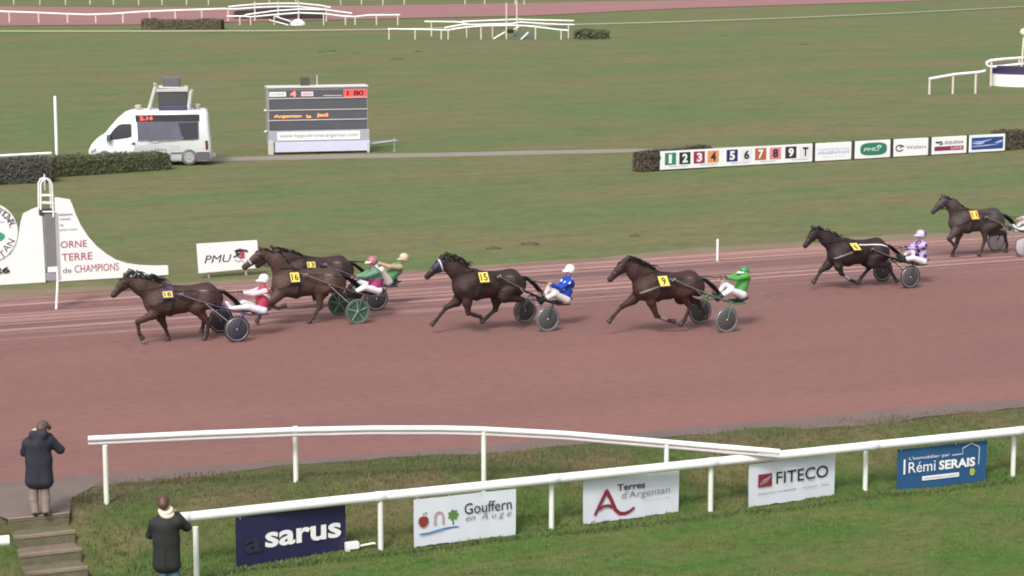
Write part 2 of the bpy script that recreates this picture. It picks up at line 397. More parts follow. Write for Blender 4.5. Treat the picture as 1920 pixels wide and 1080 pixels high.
def track_mat():
    m, N, L, b = nodes_mat('track_cinder', .92); tc = N.new('ShaderNodeTexCoord')
    n1 = n_noise(N, L, tc, .05, .30, .8, 6, .6); base = n_ramp(N, L, n1.outputs[0], [(.33, (.208, .108, .096)), (.66, (.226, .110, .096))])
    # harrowed inner lanes: long combed lines of drier grit
    n2 = n_noise(N, L, tc, .016, 1.0, 1.5, 6, .7, 5.); r2 = n_ramp(N, L, n2.outputs[0], [(.34, (.140, .082, .084)), (.47, (.200, .106, .100)), (.56, (.235, .118, .106)), (.62, (.35, .205, .18))])
    n4 = n_noise(N, L, tc, .006, 1.0, .85, 2, .4, 11.); r4 = n_ramp(N, L, n4.outputs[0], [(.475, (0, 0, 0)), (.49, (.9, .9, .9)), (.50, (0, 0, 0)), (.565, (0, 0, 0)), (.585, (1, 1, 1)), (.595, (1, 1, 1)), (.62, (0, 0, 0))])
    lane = n_mix(N, L, r2.outputs[0], (.41, .25, .215), r4.outputs[0])
    sx = N.new('ShaderNodeSeparateXYZ'); L.new(tc.outputs['Object'], sx.inputs[0])
    nz = n_noise(N, L, tc, .05, .2, 1., 3); ad = N.new('ShaderNodeMath'); ad.operation = 'MULTIPLY_ADD'; L.new(nz.outputs[0], ad.inputs[0]); ad.inputs[1].default_value = 2.4; L.new(sx.outputs[1], ad.inputs[2])
    mr = N.new('ShaderNodeMapRange'); mr.inputs[1].default_value = 55.4; mr.inputs[2].default_value = 56.7; L.new(ad.outputs[0], mr.inputs[0])
    c = n_mix(N, L, base.outputs[0], lane, mr.outputs[0])
    vo = N.new('ShaderNodeTexVoronoi'); vo.inputs['Scale'].default_value = 2.2; mp = N.new('ShaderNodeMapping'); mp.inputs['Scale'].default_value = (.55, 1, 1); L.new(tc.outputs['Object'], mp.inputs['Vector']); L.new(mp.outputs[0], vo.inputs['Vector'])
    rv = n_ramp(N, L, vo.outputs['Distance'], [(.10, (.62, .60, .60)), (.24, (1, 1, 1))]); nb_ = n_noise(N, L, tc, .08, .45, 1.2, 4, .6, 23.); rb_ = n_ramp(N, L, nb_.outputs[0], [(.46, (0, 0, 0)), (.62, (.75, .75, .75))])
    mr2 = N.new('ShaderNodeMapRange'); mr2.inputs[1].default_value = 49.5; mr2.inputs[2].default_value = 53.5; L.new(ad.outputs[0], mr2.inputs[0]); mm = N.new('ShaderNodeMath'); mm.operation = 'MULTIPLY'; L.new(mr2.outputs[0], mm.inputs[0]); L.new(rb_.outputs[0], mm.inputs[1])
    c = n_mix(N, L, c, n_mix(N, L, c, rv.outputs[0], 1., 'MULTIPLY'), mm.outputs[0])
    nt_ = n_noise(N, L, tc, .03, .12, 1.6, 3, .5, 41.); rt_ = n_ramp(N, L, nt_.outputs[0], [(.35, (.90, .92, .93)), (.65, (1.06, 1.05, 1.03))]); c = n_mix(N, L, c, rt_.outputs[0], 1., 'MULTIPLY')
    n3 = n_noise(N, L, tc, .5, 1, 5., 8, .8, 3.); r3 = n_ramp(N, L, n3.outputs[0], [(.3, (.82, .82, .83)), (.7, (1.15, 1.15, 1.14))])
    c = n_mix(N, L, c, r3.outputs[0], 1., 'MULTIPLY'); L.new(c, b.inputs['Base Color'])
    bp = N.new('ShaderNodeBump'); bp.inputs['Strength'].default_value = .5; bp.inputs['Distance'].default_value = .03
    L.new(n3.outputs[0], bp.inputs['Height']); L.new(bp.outputs[0], b.inputs['Normal']); return m
TRACK = track_mat()
def wob(u, s): return .10 * math.sin(u * .9 + s) + .06 * math.sin(u * 2.3 + 2 * s) + .035 * math.sin(u * 6.1 + s * 3)
def sheet(name, lo, hi, z, m, ulist):
    mb = MB(); vs = []; fs = []
    for u in ulist: vs += [(u, lo(u), z), (u, hi(u), z)]
    for i in range(len(ulist) - 1): fs.append((2 * i, 2 * i + 2, 2 * i + 3, 2 * i + 1))
    mb.add(vs, fs); o = place(mb.build(name, m), (0, 0, 0), ALPHA); return tag(o, kind='structure')
ul = np.unique(np.r_[-300, -120, -60, -20, np.arange(-5, 60, .35), 80, 130, 250, 500])
sheet('track', kerb_w, lambda u: 62.0 + .7 * wob(u, 1.), .006, TRACK, ul)
VERGE = mat('track_verge_grit', (.150, .104, .092), .95, .22, 1.4, .4, 14)
sheet('track_verge', lambda u: kerb_w(u) - .72 - .25 * math.sin(u * .31) + 1.1 * wob(u, 2.), kerb_w, .006, VERGE, ul)
VERGE2 = mat('inner_verge_grit', (.185, .140, .085), .95, .3, .9, .4, 14)
sheet('inner_verge', lambda u: 62.0 + .7 * wob(u, 1.), lambda u: 62.7 + 1.3 * wob(u, 3.) + .5 * math.sin(u * .2), .006, VERGE2, ul)
# trodden path at the head of the steps
PATHM = mat('trodden_path', (.160, .118, .100), .95, .25, 2., .5, 16)
mb = MB(); pts = [(6.4, 40.6), (6.85, 39.3), (STEP_U[0], 38.2), (STEP_U[1], 38.2), (STEP_U[1] + .25, 39.2), (STEP_U[1] + 1.1, 40.35)]
mb.add([(u, w, .012) for u, w in pts], [(0, 1, 4, 5), (1, 2, 3, 4)]); tag(place(mb.build('path', PATHM), (0, 0, 0), ALPHA), kind='structure')
# earth steps held by timber risers
st = tag(empty('steps', tuple(from_uw(7.8, 38.2, 0)), ALPHA), kind='structure')
EARTH = mat('step_earth', (.165, .128, .100), .95, .4, 5, .9, 20); TIMBER = mat('step_timber', (.24, .19, .13), .8, .35, 6, .5, 30); MOSS = mat('step_moss_earth', (.125, .112, .068), .95, .45, 5, .9, 20)
for k in range(5):
    w1 = 38.22 - .44 * k; mb = MB(); zt = -.2 * k + .01
    mb.box(STEP_U[0] + .02 - 7.8, STEP_U[1] - .02 - 7.8, w1 + .05 - 38.2, w1 + .62 - 38.2, zt - .5, zt, .02); mb.build('tread', EARTH if k % 2 == 0 else MOSS, st); mb = MB(); mb.box(STEP_U[0] + .01 - 7.8, STEP_U[1] - .01 - 7.8, w1 + .012 - 38.2, w1 + .05 - 38.2, zt - .40, zt - .055); mb.build('riser_earth', MOSS, st)
    mb = MB(); mb.box(STEP_U[0] - 7.8, STEP_U[1] - 7.8, w1 - 38.2, w1 + .049 - 38.2, zt - .05, zt + .015, .008); mb.build('nosing', TIMBER, st)

# service road across the infield
ROADM = mat('gravel_road', (.235, .205, .165), .95, .15, 1.2, .4, 10)
rb = [(-200, 312), (100, 309), (400, 303), (640, 297.5), (800, 294.5), (1000, 290), (1240, 284.5), (1500, 277.5)]
rtp = [(-200, 302), (100, 300), (400, 295.5), (640, 289.5), (800, 287), (1000, 282.5), (1240, 278.5), (1500, 272)]
B_ = [gp(*p) for p in rb]; T_ = [gp(*p) for p in rtp]; mb = MB(); vs = []
for a, b in zip(B_, T_): vs += [(a[0], a[1], .006), (b[0], b[1], .006)]
mb.add(vs, [(2 * i, 2 * i + 2, 2 * i + 3, 2 * i + 1) for i in range(len(B_) - 1)]); tag(mb.build('road', ROADM), kind='structure')

# the back straight of the course, far side
FTRACK = mat('far_track', (.270, .125, .118), .95, .14, .25, 0)
lo = [(-300, 53), (0, 49), (250, 47), (430, 42), (700, 36), (1000, 30), (1280, 16), (1640, 5), (1900, -4)]
hi = [(-300, 12), (0, 13), (250, 15), (430, 14), (700, 11), (1000, 6), (1280, 1), (1640, -6), (1900, -12)]
mb = MB(); vs = []
for a, b in zip(lo, hi): A = gp(*a); Bq = gp(*b); vs += [(A[0], A[1], .05), (Bq[0], Bq[1], .05)]
mb.add(vs, [(2 * i, 2 * i + 2, 2 * i + 3, 2 * i + 1) for i in range(len(lo) - 1)]); tag(mb.build('back_track', FTRACK), kind='structure')

# grass standing on the bank and lawn: blades, one mass
def blades(name, n, fn, cols, hmin, hmax, wd=.012):
    mb = MB()
    for q in range(n):
        r = fn()
        if r is None: continue
        x, y, z, hs_ = r; a = random.uniform(0, math.tau); h = random.uniform(hmin, hmax) * hs_; b = random.uniform(0, .6) * h; c = random.uniform(0, math.tau)
        dx, dy = math.cos(a) * wd, math.sin(a) * wd; tx, ty = math.cos(c) * b, math.sin(c) * b
        mb.mi = random.randrange(len(cols)) if len(cols) < 8 else (random.randrange(4) if y + random.gauss(0, .45) > 37.9 else random.randrange(4, len(cols)))
        mb.add([(x - dx, y - dy, z - .01), (x + dx, y + dy, z - .01), (x + tx * .4 + dx * .6, y + ty * .4 + dy * .6, z + h * .6), (x + tx, y + ty, z + h), (x + tx * .4 - dx * .6, y + ty * .4 - dy * .6, z + h * .6)], [(0, 1, 2, 4), (4, 2, 3)])
    return tag(place(mb.build(name, cols, smooth=False), (0, 0, 0), ALPHA), 'short green and dry grass blades covering the bank and lawn in front of the track', 'grass', kind='stuff')
GB = [mat('grass_blade_green', (.060, .105, .020), .8, .2, 2), mat('grass_blade_olive', (.095, .115, .030), .8, .2, 2), mat('grass_blade_dry', (.17, .145, .06), .8, .2, 2), mat('grass_blade_deep', (.045, .075, .018), .8, .2, 2)]
GBK = [mat('bank_blade_olive', (.094, .122, .036), .8, .3, 2), mat('bank_blade_dry', (.165, .130, .065), .8, .3, 2), mat('bank_blade_green', (.075, .110, .030), .8, .3, 2), mat('bank_blade_brown', (.112, .104, .048), .8, .3, 2)]
GBL = [mat('lawn_blade_green', (.085, .160, .034), .8, .25, 2), mat('lawn_blade_yellow', (.140, .165, .050), .8, .25, 2), mat('lawn_blade_mid', (.100, .150, .040), .8, .25, 2)]
def hb(u, w): return .5 + .5 * math.sin(u * 1.1 + 1.5 * math.sin(w * 1.9)) * math.sin(w * 1.4 + u * .37)
def f_bank():
    u = random.uniform(-2, 33); w = random.uniform(36.2, 40.4)
    if w > kerb_w(u) - .45 - random.random() ** 2 * 1.0: return None
    if STEP_U[0] - .1 < u < STEP_U[1] + .1 or (w > 38.2 and 6.35 < u < STEP_U[1] + .25 + max(0, (w - 39.2) * .8)): return None
    return u, w, bank_z(u, w) + (0 if on_path(u, w) else surf_noise(u, w)), .45 + 1.2 * hb(u, w) * random.random()

def f_lawn():
    u = random.uniform(4, 34); w = 36.9 - 6. * random.random()
    if STEP_U[0] - .1 < u < STEP_U[1] + .1 and w > 36.3: return None
    return u, w, bank_z(u, w) + surf_noise(u, w), .5 + .8 * hb(u * .8, w)
blades('bank_grass', 60000, f_bank, GBK + GBL + GB[3:], .02, .085)
blades('lawn_grass', 60000, f_lawn, GBL, .015, .05)
def f_foot():
    u = random.uniform(9, 33); w = 36.36 - abs(random.gauss(0, .06))
    return u, w, bank_z(u, w) + surf_noise(u, w), .5 + 1.2 * hb(u * 3, w) * random.random()
blades('rail_foot_grass', 11000, f_foot, GBL + GBK[:1] + GB[3:], .03, .10)

# ------------------------------------------------------------------ horses, sulkies, drivers
def coat_mat(name, col, dark, sheen=.45):
    m, N, L, b = nodes_mat(name, .58); b.inputs['Specular IOR Level'].default_value = .28
    tc = N.new('ShaderNodeTexCoord'); n = N.new('ShaderNodeTexNoise'); n.inputs['Scale'].default_value = 3.5; n.inputs['Detail'].default_value = 5; L.new(tc.outputs['Object'], n.inputs['Vector'])
    n.inputs['Roughness'].default_value = .65; c = n_mix(N, L, tuple(v * .55 for v in col), tuple(v * 1.4 for v in col), n.outputs[0])
    at = N.new('ShaderNodeAttribute'); at.attribute_name = 'points'
    c = n_mix(N, L, c, dark, at.outputs['Fac']); L.new(c, b.inputs['Base Color'])
    n2 = N.new('ShaderNodeTexNoise'); n2.inputs['Scale'].default_value = 16; n2.inputs['Detail'].default_value = 3; L.new(tc.outputs['Object'], n2.inputs['Vector'])
    bp = N.new('ShaderNodeBump'); bp.inputs['Strength'].default_value = .55; bp.inputs['Distance'].default_value = .05; L.new(n2.outputs[0], bp.inputs['Height']); L.new(bp.outputs[0], b.inputs['Normal'])
    return m
HOOF = mat('hoof_horn', (.035, .026, .022), .6, .3, 20)
MANE = mat('black_mane', (.014, .011, .010), .55, .4, 30)
EYE = mat('dark_eye', (.008, .006, .005), .15, 0)
CHROME = mat('chrome', (.7, .7, .72), .2, .05, metal=1.)
BAND = mat('white_bandage', (.65, .62, .60), .7, .1)

def ribbon(mb, pts, wds, side=(0, 1, 0)):
    vs = []; S = np.array(side, float); S /= np.linalg.norm(S)
    for p, w in zip(pts, wds): vs += [np.array(p) - S * w / 2, np.array(p) + S * w / 2]
    mb.add(vs, [(2 * i, 2 * i + 2, 2 * i + 3, 2 * i + 1) for i in range(len(pts) - 1)])

LAT = .15
def build_horse(d):
    Pn = gp(*d['wheel']); fr0 = Frame(Pn, ALPHA); axle = Pn + fr0.Y * .70
    fr = Frame(axle, ALPHA); wl = fr.l(*d['W']); base = fr.w(wl[0], 0, 0); fr = Frame(base, ALPHA)
    xa = -wl[0]; Wz = fr.l(*d['W'])[2]; Cq = fr.l(*d['C'])
    L2 = lambda px, y=0.: np.array(fr.l(px[0], px[1], y))
    B = Body()
    dz = Wz - 1.56; pit = (Cq[2] - Wz + .01) / max(.7, Cq[0]) * .6
    T = lambda x, z: (x, 0, z + dz + pit * x)
    # trunk
    trunk = [((-.14, 1.165), .325), ((.14, 1.155), .345), ((.50, 1.18), .325), ((.84, 1.225), .285), ((1.07, 1.245), .30)]
    for (a, ra), (b, rb_) in zip(trunk, trunk[1:]): B.cap(T(*a), T(*b), ra, rb_, .08, .82, 0.)
    B.cap(T(1.07, 1.25), T(1.31, 1.15), .29, .195, .08, .85, 0.)
    B.cap(T(-.02, 1.42), T(.28, 1.38), .135, .13, .12, .6, 0.)
    B.cap(T(-.24, 1.12), T(-.20, 1.02), .20, .18, .10, .95, 0.)
    for s_ in (-1, 1):
        B.cap((-.20, s_ * .16, 1.10 + dz), (.02, s_ * .15, 1.32 + dz), .155, .13, .10)           # shoulder muscle
        B.cap((.86, s_ * .19, 1.02 + dz + pit), (1.06, s_ * .20, 1.12 + dz + pit), .12, .15, .08)
        B.cap((-.10, s_ * .17, 1.02 + dz), (.0, s_ * .17, .98 + dz), .12, .10, .06)
        B.cap((1.08, s_ * .15, 1.28 + dz + pit), (1.25, s_ * .14, 1.06 + dz + pit), .20, .165, .10)       # quarters
    # neck and head
    P = L2(d['P']); M = L2(d['M']); Nk = L2(d['N']) + np.array([.02, 0, .015])
    hx = (M - P) / np.linalg.norm(M - P); hl = np.linalg.norm(M - P)
    pr = np.array([-hx[2], 0, hx[0]]); pr = pr if pr[0] > 0 else -pr
    nb = np.array(T(-.14, 1.26)); thr = P + pr * .06 - hx * .01
    B.cap(nb, Nk, .262, .192, .12, .60, 0.); B.cap(Nk, thr, .190, .118, .08, .60, 0.)
    B.cap(np.array(T(.02, 1.45)), Nk + np.array([.02, 0, .12]), .11, .075, .10, .6, 0.)
    B.cap(P, P + hx * hl * .42, .108, .100, .06, .78, 0.); B.ball(P + hx * hl * .30 + pr * .062, .100, .06, .72)
    B.cap(P + hx * hl * .40, M, .096, .064, .06, .74, 0.); B.cap(P + hx * hl * .42 + pr * .04, M + pr * .025, .07, .052, .05, .7, 0.)
    B.ball(M + hx * .012, .062, .04, .85)
    ears = []
    ed = L2(d['E']) - P; el = min(.20, max(.15, np.linalg.norm(ed))); ed = ed / np.linalg.norm(ed)
    for s_ in (-1, 1):
        e0 = P - pr * .06 + np.array([0, s_ * .052, 0]); e1 = e0 + ed * el * .55 + np.array([0, s_ * .02, 0]); e2 = e0 + ed * el + np.array([0, s_ * .015, 0])
        B.cap(e0, e1, .034, .034, .02, .7); B.cap(e1, e2, .034, .010, .02, .7)
    # legs
    pts_legs = []; hooves = []; bands = []
    for key, s_ in (('fn', -1), ('ff', 1)):
        e, k_, f_, h_ = [None if q is None else L2(q, s_ * LAT) for q in d[key]]
        if e is None: e = np.array([-.03, s_ * LAT, .92 + dz])
        h_[2] = max(h_[2], .055); f_[2] = max(f_[2], .10)
        sh = np.array([-.10, s_ * .14, 1.12 + dz])
        B.cap(sh, e, .185, .125, .06, .8); B.cap(e, k_, .112, .060, .05, .9); B.ball(k_, .064, .03, .9)
        kk = k_ + (f_ - k_) * .12
        B.cap(kk, f_, .046, .040, .025); B.ball(f_, .049, .025); pa = f_ + (h_ - f_) * .55
        B.cap(f_, pa, .042, .045, .02); B.cap(pa, h_, .046, .052, .02)
        pts_legs.append((e + (k_ - e) * .6, k_, f_, h_)); hooves.append((f_, pa, h_))
    for key, s_ in (('hn', -1), ('hf', 1)):
        st_, k_, f_, h_ = [None if q is None else L2(q, s_ * LAT) for q in d[key]]
        hip = np.array([1.11, s_ * .14, 1.20 + dz + pit]); h_[2] = max(h_[2], .055); f_[2] = max(f_[2], .10)
        if st_ is None: st_ = ik(hip, k_, .40, .50, (-1, 0, .25))
        B.cap(hip, st_, .235, .165, .08, .8); B.cap(st_, k_, .150, .066, .06, .85); B.ball(k_, .068, .03, .8)
        back = k_ + (k_ - st_) / np.linalg.norm(k_ - st_) * .03; B.ball(back, .05, .03, .7)
        B.cap(k_, f_, .052, .043, .025); B.ball(f_, .051, .025); pa = f_ + (h_ - f_) * .55
        B.cap(f_, pa, .043, .046, .02); B.cap(pa, h_, .047, .054, .02)
        pts_legs.append((st_ + (k_ - st_) * .75, k_, f_, h_)); hooves.append((f_, pa, h_))
    V, Q = B.mesh(.019)
    mb = MB(); mb.add(V, [tuple(q) for q in Q.tolist()])
    cm = coat_mat(d['name'] + '_coat', d['coat'], d.get('dark', (.013, .010, .010)))
    o = place(mb.build('horse', cm), base, ALPHA); tag(o, d['label'], 'horse', 'trotting horses racing in harness')
    # bay points: dark lower legs
    pt = np.zeros(len(V))
    for e, k_, f_, h_ in pts_legs:
        for a, b, r in ((e, k_, .13), (k_, f_, .10), (f_, h_, .11)):
            ab = b - a; t = np.clip(((V - a) @ ab) / (ab @ ab), 0, 1); dd = np.linalg.norm(V - a - t[:, None] * ab, axis=1)
            wgt = np.clip((r - dd) / .03, 0, 1)
            if a is e: wgt = wgt * t
            pt = np.maximum(pt, wgt)
    dm = np.linalg.norm(V - M, axis=1); pt = np.maximum(pt, .7 * np.clip((.13 - dm) / .08, 0, 1))
    at = o.data.attributes.new('points', 'FLOAT', 'POINT'); at.data.foreach_set('value', (pt * d.get('pts', .85) * .55).astype(np.float32))
    # eyes, hooves, mane, tail
    for s_ in (-1, 1):
        e = P + hx * hl * .27 - pr * .045; yy = B.out((e[0], 0, e[2]), (0, s_, 0), 0, .3)
        m = MB(); m.lathe((e[0], s_ * (yy - .012), e[2]), (0, s_, 0), [(-.01, .012), (0, .021), (.012, .017), (.018, .006)], 10); m.build('eye', EYE, o)
    for f_, pa, h_ in hooves:
        ax = h_ - f_; ax /= np.linalg.norm(ax); m = MB(); m.lathe(h_, ax, [(-.05, .050), (-.03, .056), (.045, .068), (.055, .064)], 14); m.build('hoof', HOOF, o)
    wv = d.get('mane', (.7, .15)); m = MB(); rr = random.Random(d['num'])
    wt = np.array(T(-.02, 1.54)); crest = [P - pr * .07 - hx * .03, Nk + (P - Nk) * .5 + np.array([.0, 0, .15]), Nk + np.array([.03, 0, .17]), wt]
    crest = [np.array(c) for c in crest]; seg = np.r_[0, np.cumsum([np.linalg.norm(crest[i + 1] - crest[i]) for i in range(3)])]
    for q in range(70):
        t = rr.random() * seg[-1] * .93; c = np.array([np.interp(t, seg, [p[i] for p in crest]) for i in range(3)])
        if B.field([c])[0] > -.02:
            dn = np.array([0, 0, -1.]); k = 0
            while B.field([c])[0] > -.02 and k < 12: c = c + dn * .02; k += 1
        ln = rr.uniform(.10, .25) * d.get('mlen', 1.); s_ = rr.choice((-1, 1, -1)); up_ = wv[1] + rr.uniform(-.15, .15)
        p1 = c + np.array([.35 * ln * wv[0], s_ * .03, ln * (.18 + up_)]); p2 = c + np.array([.8 * ln * wv[0], s_ * .05, ln * (.10 + up_ * .9)]); p3 = c + np.array([1.15 * ln * wv[0], s_ * .06, ln * (-.18 + up_ * .7)])
        ribbon(m, [c, p1, p2, p3], [.05, .045, .03, .006], (0, .5, .8)); ribbon(m, [c, p1, p2, p3], [.03, .03, .02, .004], (.2, 1, 0))
    for q in range(14):
        c = P - pr * .08 + np.array([0, rr.uniform(-.03, .03), 0]); dn = hx * rr.uniform(.10, .20)
        ribbon(m, [c, c + dn * .5 - pr * .05, c + dn], [.03, .03, .006], (.0, 1, .2))
    m.build('mane', MANE, o)
    dock = np.array(T(1.34, 1.34)); m = MB(); tl = d.get('tail', (.62, -.50))
    for q in range(110):
        a = rr.uniform(-1, 1); ln = rr.uniform(.75, 1.1); b = rr.uniform(-1, 1)
        p0 = dock + np.array([-.06, a * .025, b * .03]); p1 = dock + np.array([tl[0] * .34 * ln, a * .05, tl[1] * .10 * ln + b * .03]); p2 = dock + np.array([tl[0] * .72 * ln, a * .08, tl[1] * .48 * ln + b * .04]); p3 = dock + np.array([tl[0] * 1.05 * ln, a * .10, tl[1] * ln + b * .07])
        ribbon(m, [p0, p1, p2, p3], [.05, .05, .04, .008], (0, .6, .7) if q % 2 else (.3, .8, .2))
    m.build('tail', MANE, o)
    # harness
    hc = d.get('strap', LEATHER); m = MB()
    gz = 1.16 + dz; B.band(m, (.16, 0, gz), (1, 0, 0), .07); m.build('girth', hc, o)
    m = MB(); sx, sz = .16, 1.49 + dz
    vs = []; nx, nz = 9, 5; tops = []
    m.v = []; 
    for i in range(nx):                                     # saddle pad: a saddle of cloth laid over the back
        t = -1.15 + 2.3 * i / (nx - 1); dd = np.array([0, math.sin(t), math.cos(t)])
        for j in range(nz):
            x = sx - .10 + .15 * j / (nz - 1); r = B.out((x, 0, gz), dd) + .020; vs.append((x, dd[1] * r, gz + dd[2] * r))
    m.add(vs, [(i * nz + j, i * nz + j + 1, i * nz + nz + j + 1, i * nz + nz + j) for i in range(nx - 1) for j in range(nz - 1)]); m.build('saddle_pad', d.get('pad', LEATHER), o)
    m = MB(); zc = gz + .02
    for s_ in (-1, 1): B.strap(m, [(-.415 + .02, zc - .12), (-.25, zc - .05), (.16, zc + .05)], .05, s_)
    m.build('breast_collar', d.get('collar', LEATHER), o)
    m = MB()
    for s_ in (-1, 1): B.strap(m, [(.16, 1.42 + dz), (.6, 1.40 + dz + pit * .6), (1.05, 1.40 + dz + pit), (1.28, 1.32 + dz + pit)], .028, s_)
    m.build('back_strap', d.get('bstrap', LEATHER), o)
    m = MB(); B.band(m, P + hx * hl * .68, hx, .03, .008, 20); B.band(m, P + hx * hl * .16 + pr * .02, hx + pr * .2, .028, .008, 20)
    for s_ in (-1, 1):
        a = P + hx * hl * .1; b = P + hx * hl * .70 + pr * .02; vs = []
        for i in range(8):
            c = a + (b - a) * i / 7
            for e in (-.013, .013): c2 = c + pr * e; vs.append((c2[0], s_ * (B.out((c2[0], 0, c2[2]), (0, s_, 0), 0, .4) + .009), c2[2]))
        m.add(vs, [(2 * i, 2 * i + 2, 2 * i + 3, 2 * i + 1) for i in range(7)])
        bt = b + np.array([0, s_ * .075, 0]); m.ring(bt, (0, 1, 0), .032, .006, 12, 5)
    m.build('bridle', d.get('bridle', LEATHER), o)
    if d.get('browband') is not None:
        m = MB(); B.band(m, P + hx * hl * .12 - pr * .01, hx - pr * .35, .035, .014, 20); m.build('browband', d['browband'], o)
    if d.get('noseroll') is not None:
        m = MB(); m.tube([M + hx * -.16 - pr * .0 + np.array([math.sin(t) * 0, math.cos(t) * .082, 0]) - pr * math.sin(t) * .098 for t in np.linspace(-.3, math.pi + .3, 12)], .022, 8); m.build('nose_roll', d['noseroll'], o)
    if d.get('hood') is not None:
        hb_ = Body(); hb_.cap(P, P + hx * hl * .40, .120, .112, .05, .80, 0.); hb_.ball(P + hx * hl * .30 + pr * .065, .110, .05, .76); m = MB(); hb_.add_to(m, .02); m.build('hood', d['hood'], o)
    for key, col in d.get('boots', []):
        i = ('fn', 'ff', 'hn', 'hf').index(key); _, k_, f_, h_ = pts_legs[i]; m = MB(); a = k_ + (f_ - k_) * .30; b = k_ + (f_ - k_) * .85; m.tube([a, (a + b) / 2, b], [.054, .056, .052], 12); m.build('leg_boot', col, o)
    # number cloth with its number
    c0 = fr.l(*d['cloth'][0]); c1 = fr.l(*d['cloth'][1]); x0, x1 = c0[0], c1[0]; z1, z0 = c0[2], c1[2]
    # the skin bulges towards the viewer: measure again on the near flank
    yy = -.27; c0 = fr.l(*d['cloth'][0], yy); c1 = fr.l(*d['cloth'][1], yy); x0, x1, z0, z1 = c0[0], c1[0], c1[2], c0[2]; sk = d.get('skew', 0.)
    cxm, czm = (x0 + x1) / 2, (z0 + z1) / 2; x0, x1 = cxm + (x0 - cxm) * .92, cxm + (x1 - cxm) * .92; z0, z1 = czm + (z0 - czm) * .92, czm + (z1 - czm) * .92
    bx0, bx1, bz0, bz1 = x0 - .035, x1 + .035, z0 - .03, z1 + .03; nx = 9
    zz = np.linspace(bz0, bz1, 9); ysk = np.array([min(B.side(x, z) for x in np.linspace(bx0, bx1, 5)) for z in zz])
    yb, yt = ysk[0], min(ysk[-1], -.10); lin = yb + (yt - yb) * (zz - bz0) / (bz1 - bz0); sh_ = max(0., float(np.max(lin - ysk)))      # a stiff plate lying against the flank
    def flank(x, z, off): return (x + sk * (z1 - z), yb + (yt - yb) * (z - bz0) / (bz1 - bz0) - sh_ - off, z)
    def cloth_grid(ax0, ax1, az0, az1, off):
        m = MB(); vs = [flank(ax0 + (ax1 - ax0) * i / (nx - 1), az0 + (az1 - az0) * j / (nx - 1), off) for i in range(nx) for j in range(nx)]
        m.add(vs, [(i * nx + j, i * nx + nx + j, i * nx + nx + j + 1, i * nx + j + 1) for i in range(nx - 1) for j in range(nx - 1)]); return m
    cloth_grid(bx0, bx1, bz0, bz1, .032).build('saddle_cloth', d.get('under', BLACK), o)
    nc = cloth_grid(x0, x1, z0, z1, .038).build('number_cloth', YELLOW, o)
    m = MB(); wd = x1 - x0; hg = z1 - z0; s1 = str(d['num']); mg = .12 if len(s1) > 1 else .30
    m.text(s1, (x0 + wd * mg, z0 + hg * .15, x1 - wd * mg, z1 - hg * .13), bold=.02, fn=lambda x, z: flank(x, z, .044)); nn = m.build('number', BLACK, nc)
    d.update(fr=fr, base=base, xa=xa, dz=dz, pit=pit, body=B, obj=o, bit=P + hx * hl * .70 + pr * .03, terret=np.array([.16, 0, 1.55 + dz]))
    return o

